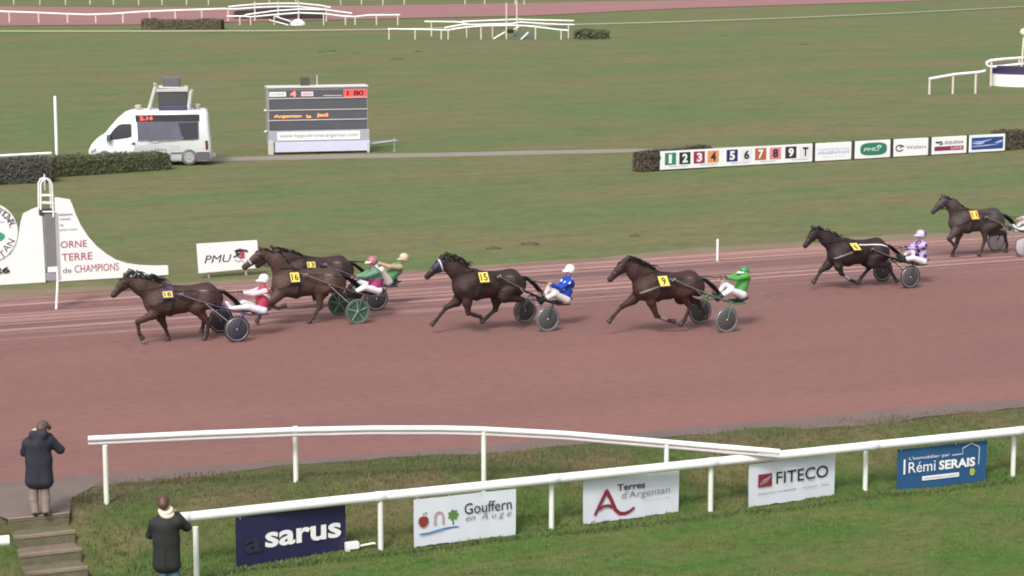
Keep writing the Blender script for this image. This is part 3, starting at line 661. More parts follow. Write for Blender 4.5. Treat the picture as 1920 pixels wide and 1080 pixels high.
def build_sulky(d):
    fr, xa, dz = d['fr'], d['xa'], d['dz']; r = .325; hw = .70
    root = tag(empty('sulky', fr.w(xa, 0, 0), ALPHA), d['slabel'], 'sulky', 'racing sulkies drawn by the horses')
    og = (xa, 0, 0); fm = d['frame']; hi = d.get('frame2', fm)
    L2 = lambda px, y=0.: np.array(fr.l(px[0], px[1], y))
    tip = L2(d['tip'], -.36); seat = L2(d['seat'], 0.); sx = seat[0]; sz = seat[2]
    tx, tz = tip[0], tip[2]
    for s_ in (-1, 1):
        m = MB(); e = xa + .34; ze = sz - .02
        P_ = [(tx - .10, s_ * .33, tz + .02), (tx, s_ * .36, tz)]
        for t in (.25, .5, .75): P_.append((tx + (e - tx) * t, s_ * (.36 - .02 * t), tz + (ze - tz) * t - .03 * math.sin(math.pi * t)))
        P_ += [(e, s_ * .33, ze), (e + .14, s_ * .30, ze - .05), (sx + .10, s_ * .22, ze - .07)]
        m.tube(P_, .021, 8); sh = m.build('shaft', fm, root, origin=og)
        m = MB(); m.tube([np.array(p) + np.array([0, -.022 * 1, .010]) for p in P_[1:4]], .009, 6); m.build('shaft_trim', CHROME, sh, origin=og)
        m = MB(); m.tube([(tx - .02, s_ * .37, tz - .01), (tx + .1, s_ * .30, tz + .0)], .028, 8); m.build('quick_hitch', CHROME, root, origin=og)
        # fork from the shaft down to the hub, inside and outside of the wheel
        m = MB(); top = np.array([e - .03, s_ * .33, ze]); 
        m.tube([top, (xa + .22, s_ * .52, ze - .04), (xa + .13, s_ * (hw - .09), .62), (xa, s_ * (hw - .055), r)], [.020, .020, .018, .016], 8)
        m.tube([(xa + .17, s_ * (hw - .13), .66), (xa + .14, s_ * (hw + .0), .72), (xa + .08, s_ * (hw + .055), .60), (xa, s_ * (hw + .055), r)], [.016, .016, .016, .014], 8)
        m.build('wheel_fork', hi, root, origin=og)
        m = MB(); m.tube([(tx + (e - tx) * .38, s_ * .355, tz + (ze - tz) * .38 - .03), (xa, s_ * (hw - .06), r + .02)], .011, 6); m.build('brace', d.get('brace', fm), root, origin=og)
        m = MB(); q = xa - .30; zq = tz + (ze - tz) * ((q - tx) / (e - tx)) - .03
        m.tube([(q, s_ * .34, zq), (q - .02, s_ * .28, zq - .10), (q - .02, s_ * .19, zq - .10)], .012, 6); m.ring((q - .02, s_ * .22, zq - .03), (1, 0, .2), .065, .011, 14, 5); m.build('stirrup', CHROME if d.get('chr') else fm, root, origin=og)
        wh = empty('wheel', (0, s_ * hw, r)); wh.parent = root
        m = MB(); m.ring((0, 0, 0), (0, 1, 0), r - .021, .021, 36, 8); m.build('tyre', d.get('tyre', RUBBER), wh)
        m = MB(); m.ring((0, 0, 0), (0, 1, 0), r - .055, .016, 36, 6); m.build('rim', d.get('rim', STEEL), wh)
        if d.get('spokes') is not None:
            m = MB()
            for k in range(5):
                a = k * math.tau / 5 + .35
                m.tube([(0, 0, 0), (math.cos(a) * (r - .05), 0, math.sin(a) * (r - .05))], [.024, .016], 8)
            m.build('spoke', d['spokes'], wh)
            m = MB(); m.lathe((0, .012, 0), (0, 1, 0), [(0, r - .06), (.006, r - .06)], 36); m.build('wheel_disc', d['disc'], wh)
        else:
            m = MB()
            for k in (-1, 1): m.lathe((0, k * .008, 0), (0, k, 0), [(0, r - .058), (.004, r - .062), (.020, .09), (.024, .05)], 36)
            m.build('wheel_disc', d['disc'], wh)
        m = MB(); m.lathe((0, -.06, 0), (0, 1, 0), [(0, .014), (.01, .026), (.035, .030), (.085, .030), (.11, .026), (.12, .014)], 12); m.build('hub', STEEL, wh)
    m = MB(); m.tube([(sx + .10, -.22, sz - .09), (sx + .13, 0, sz - .10), (sx + .10, .22, sz - .09)], .020, 8); m.tube([(xa + .34, -.33, sz - .02), (xa + .34, 0, sz - .04), (xa + .34, .33, sz - .02)], .018, 8); m.build('cross_bar', fm, root, origin=og)
    m = MB(); vs = []; nx, ny = 8, 7                           # a scooped bucket seat with real thickness
    for lay in (0, 1):
        for i in range(nx):
            t = i / (nx - 1)
            for j in range(ny):
                q = -1 + 2 * j / (ny - 1); x = sx - .24 + .46 * t; z = sz - .07 + .05 * q * q + .30 * max(0, t - .55) ** 1.5 - .03 * lay + .05 * (1 - t) ** 2 * 0
                vs.append((x, q * (.19 - .05 * (1 - t)), z))
    fs = []
    nn = nx * ny
    for i in range(nx - 1):
        for j in range(ny - 1):
            a = i * ny + j; fs.append((a, a + ny, a + ny + 1, a + 1)); fs.append((a + nn + 1, a + nn + ny + 1, a + nn + ny, a + nn))
    for i in range(nx - 1):
        for j, w in ((0, 0), (ny - 1, 1)):
            a = i * ny + j; f = (a, a + nn, a + nn + ny, a + ny); fs.append(f if w == 0 else f[::-1])
    for j in range(ny - 1):
        for i, w in ((0, 1), (nx - 1, 0)):
            a = i * ny + j; f = (a, a + nn, a + nn + 1, a + 1); fs.append(f if w else f[::-1])
    m.add(vs, fs); m.build('seat', d.get('seatm', LEATHER), root, origin=og)
    return root

def hand(mb, p, fwd, palm, sg=1, curl=.9, sc=1.):
    """palm is part of the body; five bent fingers of different lengths closed towards palm-side"""
    f = np.array(fwd, float); f /= np.linalg.norm(f); n = np.array(palm, float); n -= f * (n @ f); n /= np.linalg.norm(n); s_ = np.cross(f, n) * sg
    for k, ln in enumerate((.074, .082, .076, .060)):
        b = p + f * .035 + s_ * (.030 - .020 * k); a1 = f * math.cos(curl * .6) + n * math.sin(curl * .6); a2 = f * math.cos(curl * 1.7) + n * math.sin(curl * 1.7); a3 = f * math.cos(curl * 2.5) + n * math.sin(curl * 2.5)
        q1 = b + a1 * ln * .45 * sc; q2 = q1 + a2 * ln * .32 * sc; q3 = q2 + a3 * ln * .25 * sc
        mb.tube([b, q1, q2, q3], [.0095, .009, .0085, .006], 7)
    b = p + s_ * .032 - f * .005; q1 = b + (s_ * .5 + f * .6 + n * .5) * .035; q2 = q1 + (f * .7 + n * .6) * .03
    mb.tube([b, q1, q2], [.0115, .0105, .007], 7)

def head_prims(B, c, fwd, sc=1.):
    """skull, jaw, nose, ears; c = centre of the skull, fwd = where the face looks (x back positive frame)"""
    f = np.array(fwd, float); f /= np.linalg.norm(f); u = np.array([0, 0, 1.]); u = u - f * (u @ f); u /= np.linalg.norm(u); s_ = np.cross(u, f)
    B.cap(c + f * .015 + u * .02, c - f * .03 + u * .03, .082, .085, .03); B.cap(c + f * .03 - u * .03, c + f * .055 - u * .085, .068, .040, .04)
    B.cap(c + f * .088 + u * .005, c + f * .110 - u * .028, .012, .016, .015)
    B.cap(c + f * .075 - u * .058 - s_ * .018, c + f * .075 - u * .058 + s_ * .018, .012, .012, .01)
    for q in (-1, 1): B.cap(c + s_ * q * .082 + u * .015, c + s_ * q * .084 - u * .03, .016, .012, .01, 1.)
    return f, u, s_

def build_driver(d):
    fr, xa = d['fr'], d['xa']; og = (xa, 0, 0)
    L2 = lambda px, y=0.: np.array(fr.l(px[0], px[1], y))
    root = tag(empty('person', fr.w(xa, 0, 0), ALPHA), d['plabel'], 'person', 'drivers seated on the sulkies')
    hd = L2(d['head']); hip = L2(d['hip'])
    ax = hd - hip; ln = np.linalg.norm(ax); k = .74 / ln; ax /= ln
    hip = hd - ax * .74 if .6 < ln < .9 else hip
    bk = np.array([ax[2], 0, -ax[0]])                      # towards the driver's back
    if bk[0] < 0: bk = -bk
    chest = hip + ax * .38 - bk * .0 + bk * .03; neck = hip + ax * .545; sh = hip + ax * .47
    lookf = np.array([-1, 0, -.12])
    B = Body(); J = Body(); S = Body(); Tt = Body(); Bt = Body()
    B.cap(hip, hip + ax * .2, .125, .115, .05, 1.05, 0.); B.cap(hip + ax * .2, chest, .115, .13, .06, 1.1, 0.); B.cap(neck - ax * .03, hd - ax * .06, .055, .05, .03)
    hc = hd + np.array([0, 0, -.01]); f, u, s_ = head_prims(B, hc, lookf)
    J.cap(hip + ax * .02, hip + ax * .2, .158, .150, .06, 1.08, 0.); J.cap(hip + ax * .2, chest, .150, .165, .06, 1.12, 0.); J.cap(sh + np.array([0, -.13, 0]), sh + np.array([0, .13, 0]), .085, .085, .08); J.cap(neck - ax * .05, neck + ax * .01, .078, .068, .04)
    hands = []; mb = MB()
    for s1 in (-1, 1):
        shp = sh + np.array([0, s1 * .185, 0]); ht = L2(d['hand'], s1 * .13); v = ht - shp; lv = np.linalg.norm(v)
        if lv > .56: ht = shp + v / lv * .56
        el = ik(shp, ht, .295, .275, d.get('elbow', (.35, s1 * .35, -1)) if s1 < 0 else (.35, .35, -1))
        B.cap(shp, el, .048, .040, .03); B.cap(el, ht, .040, .028, .02); v = ht - el; v /= np.linalg.norm(v)
        B.cap(ht, ht + v * .05, .030, .034, .02); hand(mb, ht + v * .035, v, (0, -s1 * .3, -1), 1)
        Sl = Body(); Sl.cap(shp, el, .078, .060, .04); Sl.cap(el, ht - v * .02, .060, .045, .03); m = MB(); Sl.add_to(m, .014); m.build('sleeve', d.get('sleeve', d['jacket']), root, origin=og)
        if d.get('glove') is not None:
            G_ = Body(); G_.cap(ht - v * .03, ht + v * .055, .042, .042, .02); m = MB(); G_.add_to(m, .012); m.build('glove', d['glove'], root, origin=og)
        hands.append(ht + v * .06)
        hp = hip + np.array([0, s1 * .10, -.02]); ft = L2(d['foot'], s1 * .22)
        v2 = ft - hp; l2 = np.linalg.norm(v2)
        if l2 > .86: ft = hp + v2 / l2 * .86
        kn = ik(hp, ft, .44, .43, (-.15, s1 * .25, 1))
        B.cap(hp, kn, .080, .055, .04); B.cap(kn, ft, .054, .040, .03)
        Tt.cap(hp, kn, .108, .076, .03); Tt.cap(kn, kn + (ft - kn) * .55, .076, .060, .03)
        td = np.array([-.55, 0, .80]); B.cap(ft, ft + td * .16, .038, .030, .02)
        Bb = Body(); Bb.cap(kn + (ft - kn) * .55, ft, .058, .055, .03); Bb.cap(ft + np.array([.03, 0, -.03]), ft + td * .19, .050, .038, .03); m = MB(); Bb.add_to(m, .014); m.build('boot', d.get('boot', LEATHER), root, origin=og)
    Tt.ball(hip + np.array([0, 0, -.01]), .145, .06, 1.15)
    B.add_to(mb, .013); mb.build('body', SKIN, root, origin=og)
    m = MB(); J.add_to(m, .015); jk = m.build('jacket', d['jacket'], root, origin=og)
    m = MB(); Tt.add_to(m, .015); m.build('trousers', d['trousers'], root, origin=og)
    if d.get('lower') is not None:
        m = MB(); J.band(m, hip + ax * .15, ax * .9 + bk * .35, .26, .012, 36); m.build('jacket_lower', d['lower'], root, origin=og)
    if d.get('sash') is not None:
        m = MB(); J.band(m, hip + ax * .30, ax + bk * .5 + np.array([0, .55, 0]), .10, .012, 36); m.build('sash', d['sash'], root, origin=og)
    # helmet with peak, chin strap, goggles
    m = MB(); pf = []
    tl = u * .97 - f * .10; tl /= np.linalg.norm(tl)
    for i in range(9):
        t = i / 8 * math.pi / 2; pf.append((.128 * math.sin(t) - .005, max(.012, .130 * math.cos(t) ** .85)))
    m.lathe(hc + u * .025 - f * .012, tl, [(-.075, .116), (-.05, .127)] + pf, 28); hm = m.build('helmet', d['helmet'], root, origin=og)
    if d.get('helmet2') is not None:
        H_ = Body(); H_.ball(hc + u * .022 - f * .05, .122, .03); m = MB(); H_.add_to(m, .014); m.build('helmet_cover', d['helmet2'], hm, origin=og)
    m = MB(); vs = []
    c = hc + u * .032; n = 11
    for lay in (0, -.012):
        for i in range(n):
            t = -1.05 + 2.1 * i / (n - 1); dd = f * math.cos(t) + s_ * math.sin(t)
            vs.append(c + dd * .115 + u * lay); vs.append(c + dd * (.120 + .075 * math.cos(t)) + u * (lay - .020))
    fs = [(2 * i, 2 * i + 1, 2 * i + 3, 2 * i + 2) for i in range(n - 1)] + [(2 * n + 2 * i + 2, 2 * n + 2 * i + 3, 2 * n + 2 * i + 1, 2 * n + 2 * i) for i in range(n - 1)] + [(2 * i + 1, 2 * n + 2 * i + 1, 2 * n + 2 * i + 3, 2 * i + 3) for i in range(n - 1)]
    m.add(vs, fs); m.build('helmet_peak', d.get('peak', d['helmet']), hm, origin=og)
    m = MB(); vs = []
    for i in range(n):
        t = -1.15 + 2.3 * i / (n - 1); dd = f * math.cos(t) + s_ * math.sin(t); vs += [hc + dd * .103 - u * .022, hc + dd * .106 + u * .024]
    m.add(vs, [(2 * i, 2 * i + 2, 2 * i + 3, 2 * i + 1) for i in range(n - 1)]); m.build('goggles', d.get('goggles', mat('smoked_goggles', (.04, .04, .045), .2, 0)), root, origin=og)
    # reins run from both hands through the saddle terrets to the bit
    for s1, hp in zip((-1, 1), hands):
        m = MB(); t = d['terret'] + np.array([0, s1 * .06, 0]); b = d['bit'] + np.array([0, s1 * .08, 0]); mid = (hp + t) / 2 - np.array([0, 0, .05]); mid2 = (t + b) / 2 + np.array([0, s1 * .14, -.02])
        m.tube([hp, mid, t, mid2, b], .009, 6); m.build('rein', d.get('reins', LEATHER), d['obj'])
    return root

def cloth(name, c, var=.08): return mat(name, c, .7, var, 8, .3, 30)
def spot_mat(name, base, spot, scale, thr, soft=.03):
    m, N, L, b = nodes_mat(name, .65); tc = N.new('ShaderNodeTexCoord'); v = N.new('ShaderNodeTexVoronoi'); v.inputs['Scale'].default_value = scale; v.inputs['Randomness'].default_value = .6
    L.new(tc.outputs['Object'], v.inputs['Vector']); r = n_ramp(N, L, v.outputs['Distance'], [(thr, spot), (thr + soft, base)]); L.new(r.outputs[0], b.inputs['Base Color']); return m
W_TR = cloth('white_trousers', (.72, .70, .74)); CREAM_TR = cloth('cream_trousers', (.66, .58, .55)); PINK = cloth('pink_silk', (.46, .045, .085)); PALEPINK = cloth('pale_pink_silk', (.70, .50, .54))
MAG = cloth('magenta_silk', (.34, .035, .16)); SAGE = cloth('sage_green_silk', (.11, .24, .15)); GREEN = cloth('bright_green_silk', (.07, .30, .06)); TAN = cloth('tan_silk', (.42, .29, .19)); MIDGREEN = cloth('mid_green_silk', (.08, .24, .10))
BLUE = spot_mat('blue_silk_white_spots', (.020, .060, .36), (.75, .78, .82), 5.6, .27); LILAC = spot_mat('lilac_silk_purple_spots', (.46, .36, .56), (.10, .05, .17), 6.5, .40)
PURPF = mat('dark_violet_frame', (.050, .035, .105), .35, .1); GREENF = mat('green_frame', (.07, .17, .085), .35, .1); BROWNF = mat('bronze_frame', (.10, .07, .06), .35, .1)
DISC = mat('smoked_wheel_disc', (.062, .060, .062), .45, .15, 3); DISCB = mat('dark_wheel_disc', (.040, .038, .046), .45, .15, 3); DISCG = mat('grey_wheel_disc', (.065, .062, .064), .4, .15, 3); DISCW = mat('white_wheel_disc', (.42, .38, .40), .4, .1, 3); DISCGR = mat('green_wheel_disc', (.055, .075, .058), .45, .15, 3); SPG = mat('green_spokes', (.10, .27, .16), .4, .1)
TYREL = mat('pale_tyre', (.12, .115, .115), .6, .15); WH = mat('white_shell_helmet', (.78, .74, .70), .25, .04)
D = [
 dict(name='bay_mare', num=18, wheel=(445, 642), W=(305, 534), C=(372, 531), P=(236.5, 525), M=(213, 552.5), E=(240, 513), N=(262, 539),
      fn=[(287, 590), (258, 604), (261, 625), (266, 633)], ff=[(301, 594), (309, 612), (316, 632), (315, 640)], hn=[None, (391, 606), (387, 630), (383, 636)], hf=[None, (383, 597), (380, 614), (378, 620)],
      cloth=[(304, 546.5), (323, 556)], coat=(.060, .031, .026), pts=.75, mane=(.8, .38), mlen=1.25, under=mat('violet_cloth', (.06, .04, .10), .6), pad=mat('violet_cloth', (.06, .04, .10), .6),
      label='bay horse with blowing black mane in the lead, wearing yellow cloth 18', slabel='violet framed sulky with dark wheel discs behind the leading horse', plabel='driver in pink and white silks with white helmet behind the leading horse',
      tip=(336, 552), seat=(490, 580), frame=PURPF, disc=DISCB, brace=STEEL, rim=STEEL, head=(494, 524), hip=(491, 572), hand=(447, 549), foot=(426, 578), jacket=PINK, sleeve=PALEPINK, sash=WH, trousers=W_TR, helmet=WH, glove=LEATHER, boot=W_TR, reins=LEATHER, elbow=(.1, -.35, -1)),
 dict(name='brown_gelding', num=16, wheel=(671, 608), W=(543, 503), C=(607, 504), P=(491, 474.5), M=(459, 500), E=(489, 466), N=(517, 490),
      ff=[(508, 556), (494, 578), (486, 594), (482, 602)], fn=[(512, 562), (502, 571), (522, 578), (533, 574)], hn=[None, (600, 575), (586, 596), (580, 603)], hf=[None, (601, 549), (586, 550), (590, 559)],
      cloth=[(543, 511), (561, 527.5)], coat=(.075, .042, .033), pts=.6, mane=(.6, .05), noseroll=mat('sheepskin', (.55, .42, .32), .9, .2, 40, .6, 60), 
      label='brown horse with pale noseband and yellow cloth 16 beside a darker rival', slabel='bronze sulky with green five spoke wheels and pale tyres', plabel='driver in green sleeves and magenta silks with pink and green helmet',
      tip=(570, 515), seat=(706, 546), frame=BROWNF, disc=DISCGR, spokes=SPG, tyre=TYREL, rim=GREENF, brace=STEEL, chr=1, head=(697.5, 490), hip=(706, 540), hand=(660, 519), foot=(656, 553), jacket=SAGE, lower=MAG, sleeve=SAGE, trousers=W_TR, helmet=mat('rose_helmet', (.42, .13, .18), .3), helmet2=mat('sage_helmet', (.12, .20, .13), .3), peak=WH, glove=LEATHER, elbow=(.2, -.5, -.8)),
 dict(name='dark_bay', num=13, wheel=(706, 583), W=(561, 480), C=(630, 481), P=(513, 472), M=(483, 497), E=(512, 463), N=(540, 488),
      fn=[None, (512, 540), (505, 555), (500, 561)], ff=[None, (522, 545), (540, 553), (548, 549)], hn=[None, (628, 551), (641, 566), (648, 571)], hf=[None, (612, 550), (600, 567), (596, 572)],
      cloth=[(574.5, 491), (591, 500.5)], coat=(.048, .024, .022), pts=.6, mane=(.8, .1), browband=mat('red_browband', (.45, .06, .04), .6), 
      label='dark horse mostly hidden behind the brown horse 16, with red browband', slabel='dark sulky mostly hidden behind the green wheeled sulky', plabel='driver leaning back with arms outstretched, tan sleeves and tan helmet',
      tip=(606, 496), seat=(734, 529), frame=PURPF, disc=DISCB, head=(757, 484), hip=(728, 523), hand=(712, 494), foot=(694, 527), jacket=MIDGREEN, sleeve=TAN, trousers=CREAM_TR, helmet=mat('tan_helmet', (.52, .41, .31), .35), goggles=mat('white_goggles', (.8, .8, .8), .3), elbow=(.1, -.3, -.3)),
 dict(name='black_brown', num=15, wheel=(1027, 622), W=(882, 506), C=(945, 506), P=(828, 492), M=(801, 518), E=(833, 480), N=(851, 508),
      ff=[(856, 566), (836, 577), (818, 600), (811, 607)], fn=[(876, 567), (878, 587), (901, 594), (904, 602)], hf=[(932, 558), (929, 580), (914, 594), (906, 601)], hn=[None, (979, 562), (973, 586), (972, 596)],
      cloth=[(897.6, 511), (916, 528)], coat=(.036, .019, .017), pts=.6, mane=(.7, .42), mlen=1.15, hood=mat('blue_hood', (.016, .022, .075), .6, .1), browband=BAND, boots=[('fn', LEATHER)], 
      label='near black horse in a blue hood with yellow cloth 15', slabel='black sulky with chrome shaft and grey disc wheels, third from left', plabel='driver in royal blue silks with white spots and white helmet',
      tip=(934, 518), seat=(1054, 562), frame=LEATHER, disc=DISCG, tyre=TYREL, rim=STEEL, brace=STEEL, chr=1, head=(1068, 506), hip=(1060, 552), hand=(1034, 533), foot=(1013, 566), jacket=BLUE, trousers=CREAM_TR, helmet=WH, goggles=mat('white_goggles', (.8, .8, .8), .3)),
 dict(name='seal_brown', num=9, wheel=(1362, 624), W=(1220, 508), C=(1281, 509), P=(1171, 494), M=(1144, 523), E=(1180, 486), N=(1188, 511),
      ff=[(1187, 562), (1166, 575), (1149, 594), (1143, 602)], fn=[(1221, 566), (1231, 592), (1253, 601), (1262, 602)], hn=[None, (1294, 575), (1284, 599), (1277, 607)], hf=[None, (1308, 566), (1318, 586), (1322, 594)],
      cloth=[(1232, 517.5), (1251, 535)], coat=(.050, .022, .019), pts=.6, mane=(1., .18), mlen=1.2, skew=.12, collar=mat('grey_strap', (.20, .18, .17), .6), boots=[('fn', mat('brown_leg_boot', (.20, .15, .135), .7))], 
      label='brown horse pulling the green sulky, wearing yellow cloth 9', slabel='bright green framed sulky with dark disc wheels', plabel='driver in all green silks and green helmet with white peak',
      tip=(1262, 524), seat=(1384, 560), frame=GREENF, disc=DISC, tyre=TYREL, chr=1, head=(1395, 509), hip=(1388, 550), hand=(1350, 521), foot=(1344, 560), jacket=GREEN, trousers=W_TR, helmet=mat('green_helmet', (.05, .20, .07), .3), peak=WH, glove=mat('maroon_glove', (.06, .01, .02), .6), elbow=(.1, -.3, -1), boot=mat('navy_boot', (.02, .022, .05), .5)),
 dict(name='nearly_black', num=6, wheel=(1706, 541), W=(1581, 448), C=(1634, 447), P=(1528.5, 434), M=(1510, 460), E=(1527, 424), N=(1548, 449),
      ff=[(1551, 498), (1539, 508), (1529.5, 523), (1526, 528)], fn=[(1572, 499), (1578, 513), (1594, 525), (1605, 529)], hf=[(1622, 488), (1630, 502), (1616, 519), (1610, 528)], hn=[None, (1664, 497), (1675, 517), (1681, 526)],
      cloth=[(1593, 456), (1607, 468)], coat=(.031, .018, .019), pts=.6, mane=(.5, .12), skew=.45, collar=mat('grey_strap', (.20, .18, .17), .6), bstrap=BAND, boots=[('fn', mat('blue_grey_bandage', (.22, .22, .28), .7))], 
      label='black horse with pale back strap and tilted number 6 cloth', slabel='black sulky with dark disc wheels beneath the lilac clad driver', plabel='driver in lilac silks with purple spots and lilac helmet',
      tip=(1634, 467), seat=(1724, 489), frame=LEATHER, disc=DISC, head=(1726, 440), hip=(1727, 481), hand=(1690, 466), foot=(1688, 488), jacket=LILAC, trousers=W_TR, helmet=mat('lilac_helmet', (.55, .48, .66), .3), helmet2=mat('purple_helmet', (.13, .06, .22), .3), glove=LEATHER),
 dict(name='grey_brown', num=11, wheel=(1918, 482), W=(1806, 391), C=(1860, 390), P=(1770, 375.5), M=(1749.5, 397), E=(1771, 367), N=(1785, 388),
      fn=[(1789, 437), (1779, 448), (1788, 458), (1791, 462)], ff=[(1799, 437), (1794, 456), (1787, 473), (1786, 479)], hn=[(1846, 427), (1847, 450), (1840, 470), (1836, 476)], hf=[None, (1884, 438), (1888, 459), (1886, 469)],
      cloth=[(1819.5, 396), (1832.5, 409.4)], coat=(.058, .043, .038), pts=.9, mane=(.5, .0), hood=mat('grey_hood', (.045, .05, .05), .7, .1), under=mat('orange_edge_cloth', (.30, .10, .02), .6), 
      label='grey brown horse trailing the field, wearing yellow cloth 11', slabel='sulky with whitish wheel discs at the far right edge', plabel='driver in white trousers seated at the far right edge',
      tip=(1848, 407), seat=(1938, 430), frame=mat('dark_frame', (.04, .036, .04), .4), disc=DISCW, tyre=TYREL, brace=STEEL, chr=1, head=(1943, 386), hip=(1941, 423), hand=(1909, 410), foot=(1900, 431), jacket=cloth('white_silk', (.65, .65, .66)), trousers=W_TR, helmet=WH, boot=W_TR),
]
for d in D:
    build_horse(d); build_sulky(d); build_driver(d)
    print('horse', d['num'], 'withers', round(1.56 + d['dz'], 2), 'pitch', round(d['pit'], 3), 'axle', round(d['xa'], 2))

# ------------------------------------------------------------------ white running rails
def rail_fence(name, label, cat, pts, rad, posts, post_r, group=None, under=None, m=PVC, joints=False):
    """pts: 3-D rail centreline; posts: list of (x, y, z0, z1) uprights"""
    o = tag(empty(name, (pts[0][0], pts[0][1], posts[0][2] if posts else pts[0][2])), label, cat, group); og = tuple(o.location)
    mb = MB(); mb.tube(pts, rad, 12); mb.build('rail', m, o, origin=og)
    if under: mb = MB(); mb.tube([np.array(p) - np.array([0, 0, under]) for p in pts], rad * .62, 10); mb.build('lower_rail', mat('shaded_rail_underside', (.52, .46, .46), .5, .15, 2), o, origin=og)  # shade under the top rail is painted into the lower bar's pinkish grey
    for x, y, z0, z1 in posts:
        mb = MB(); mb.tube([(x, y, z0 - .1), (x, y, z0 + .06), (x, y, z1)], [post_r * 1.02, post_r * 1.02, post_r], 10); mb.build('post', POSTM, o, origin=og)
        if joints:
            q = min(range(len(pts) - 1), key=lambda i: abs((pts[i][0] + pts[i + 1][0]) / 2 - x)); t_ = np.array(pts[q + 1]) - np.array(pts[q]); t_ /= np.linalg.norm(t_); c_ = np.array(pts[q]) + t_ * ((np.array([x, y, 0]) - np.array(pts[q])) * [1, 1, 0] @ t_)
            mb = MB(); mb.tube([c_ - t_ * .10, c_ - t_ * .09, c_ + t_ * .09, c_ + t_ * .10], [rad * .98, rad * 1.07, rad * 1.07, rad * .98], 14); mb.build('rail_joint', mat('rail_joint_grey', (.62, .63, .62), .5, .1, 4), o, origin=og)
    return o
RZ = .16
near_px = [(342, 970.5), (640, 938), (900, 912), (1150, 886), (1400, 860), (1660, 833), (1920, 807)]
P_ = [gp(x, y, RZ) for x, y in near_px]; d_ = (P_[-1] - P_[-3]); d_ /= np.linalg.norm(d_); P_.append(P_[-1] + d_ * 14)
posts = [(*gp(x, y, -.8)[:2], -.8, RZ) for x, y in ((369, 1093), (714, 1031), (1034, 992), (1332, 960), (1622, 921), (1899, 893))]
q = np.array(posts[-1][:2]); posts += [(q[0] + d_[0] * 3.1 * k, q[1] + d_[1] * 3.1 * k, -.8, RZ) for k in (1, 2, 3)]
rail_fence('rail_fence', 'long white plastic rail in the foreground hung with sponsor banners', 'rail', P_, .088, posts, .048, joints=True)
P_ = [gp(x, y, RZ) for x, y in ((-420, 1053), (-200, 1030), (17, 1013))]
rail_fence('rail_fence', 'short end of white rail at the left edge beside the earth steps', 'rail', P_, .088, [(*(P_[-1] + np.array([-.5, -.21, 0]))[:2], -.8, RZ)], .048)
fr_px = [(165, 822.5, 1.06), (200, 821, 1.06), (380, 812.5, 1.05), (555, 806, 1.03), (700, 803, 1.0), (830, 803, .95), (907, 805, .9), (1060, 813, .74), (1250, 829, .52), (1380, 840, .38), (1462, 847, .30)]
P_ = [gp(x, y, z) for x, y, z in fr_px]
def ground_at(x, y):
    u, w = uw((x, y)); return bank_z(u, w)
posts = [(*gp(200, 945, 0)[:2], 0, 1.05), (*gp(555, 903, 0)[:2], 0, 1.03)] + [(*P_[6][:2], ground_at(*P_[6][:2]), .9), (*P_[8][:2], ground_at(*P_[8][:2]), .52)]
rail_fence('rail_fence', 'curved white double rail bending down the bank from the track to the banner rail', 'rail', P_, .052, posts, .046, under=.095)

# ------------------------------------------------------------------ banners on the foreground rail
NAVY = mat('navy_banner', (.018, .016, .060), .5, .15, 1.5); TEALB = mat('petrol_blue_banner', (.020, .085, .20), .5, .1, 1.5); NAVYD = mat('faint_dark_mark', (.024, .024, .048), .5, .1)
INK = mat('black_ink', (.02, .02, .024), .6, 0); GREYI = mat('grey_ink', (.16, .17, .19), .6, 0); WINE = mat('wine_red_ink', (.20, .016, .035), .6, .15, 3); WHI = mat('white_ink', (.80, .80, .80), .6, 0)
APPLE = mat('apple_red_ink', (.22, .03, .025), .6, .2, 3); ARCHI = mat('pink_grey_ink', (.40, .25, .27), .6, .2, 6); LEAFI = mat('leaf_green_ink', (.09, .20, .045), .6, .2, 4); WATERI = mat('water_blue_ink', (.06, .20, .36), .6, 0); LIME = mat('lime_ink', (.42, .48, .05), .6, 0); PALEG = mat('pale_grey_ink', (.42, .44, .48), .6, 0)
def banner(name, label, pxl, pxr, z0, z1, m, back=.10, jag=0.):
    """a sheet hung just on the viewer's side of the near rail; returns its root and the width, height"""
    A = gp(*pxl, -.8); Bq = gp(*pxr, -.8); ang = math.atan2(Bq[1] - A[1], Bq[0] - A[0]); W_ = np.linalg.norm((Bq - A)[:2])
    o = tag(empty(name, (A[0], A[1], -.8), ang), label, 'banner', 'sponsor banners on the foreground rail')
    mb = MB(); nx, nz = 26, 8; vs = []
    rr = random.Random(len(label))
    for lay in (0, .012):
        for i in range(nx):
            for j in range(nz):
                x = W_ * i / (nx - 1); z = z0 + (z1 - z0) * j / (nz - 1)
                if j == 0: z += jag * (rr.random() if lay == 0 else .5)
                vs.append((x, .010 * math.sin(x * 5 + z * 2) + .006 * math.sin(x * 13 + 4 * z) + lay, z))
    n = nx * nz; fs = []
    for i in range(nx - 1):
        for j in range(nz - 1):
            a = i * nz + j; fs.append((a, a + nz, a + nz + 1, a + 1)); fs.append((n + a + 1, n + a + nz + 1, n + a + nz, n + a))
    for i in range(nx - 1):
        a = i * nz + nz - 1; fs.append((a, a + nz, a + nz + n, a + n))
    mb.add(vs, fs); mb.build('sheet', m, o)
    mb = MB()
    for t in (.04, .35, .65, .96): mb.tube([(W_ * t, -.005, z1 - .03), (W_ * t, .06, z1 + .05), (W_ * t, .12, z1 + .02)], .008, 5)
    mb.build('cable_tie', PALEG, o)
    return o, W_
YF = -.022
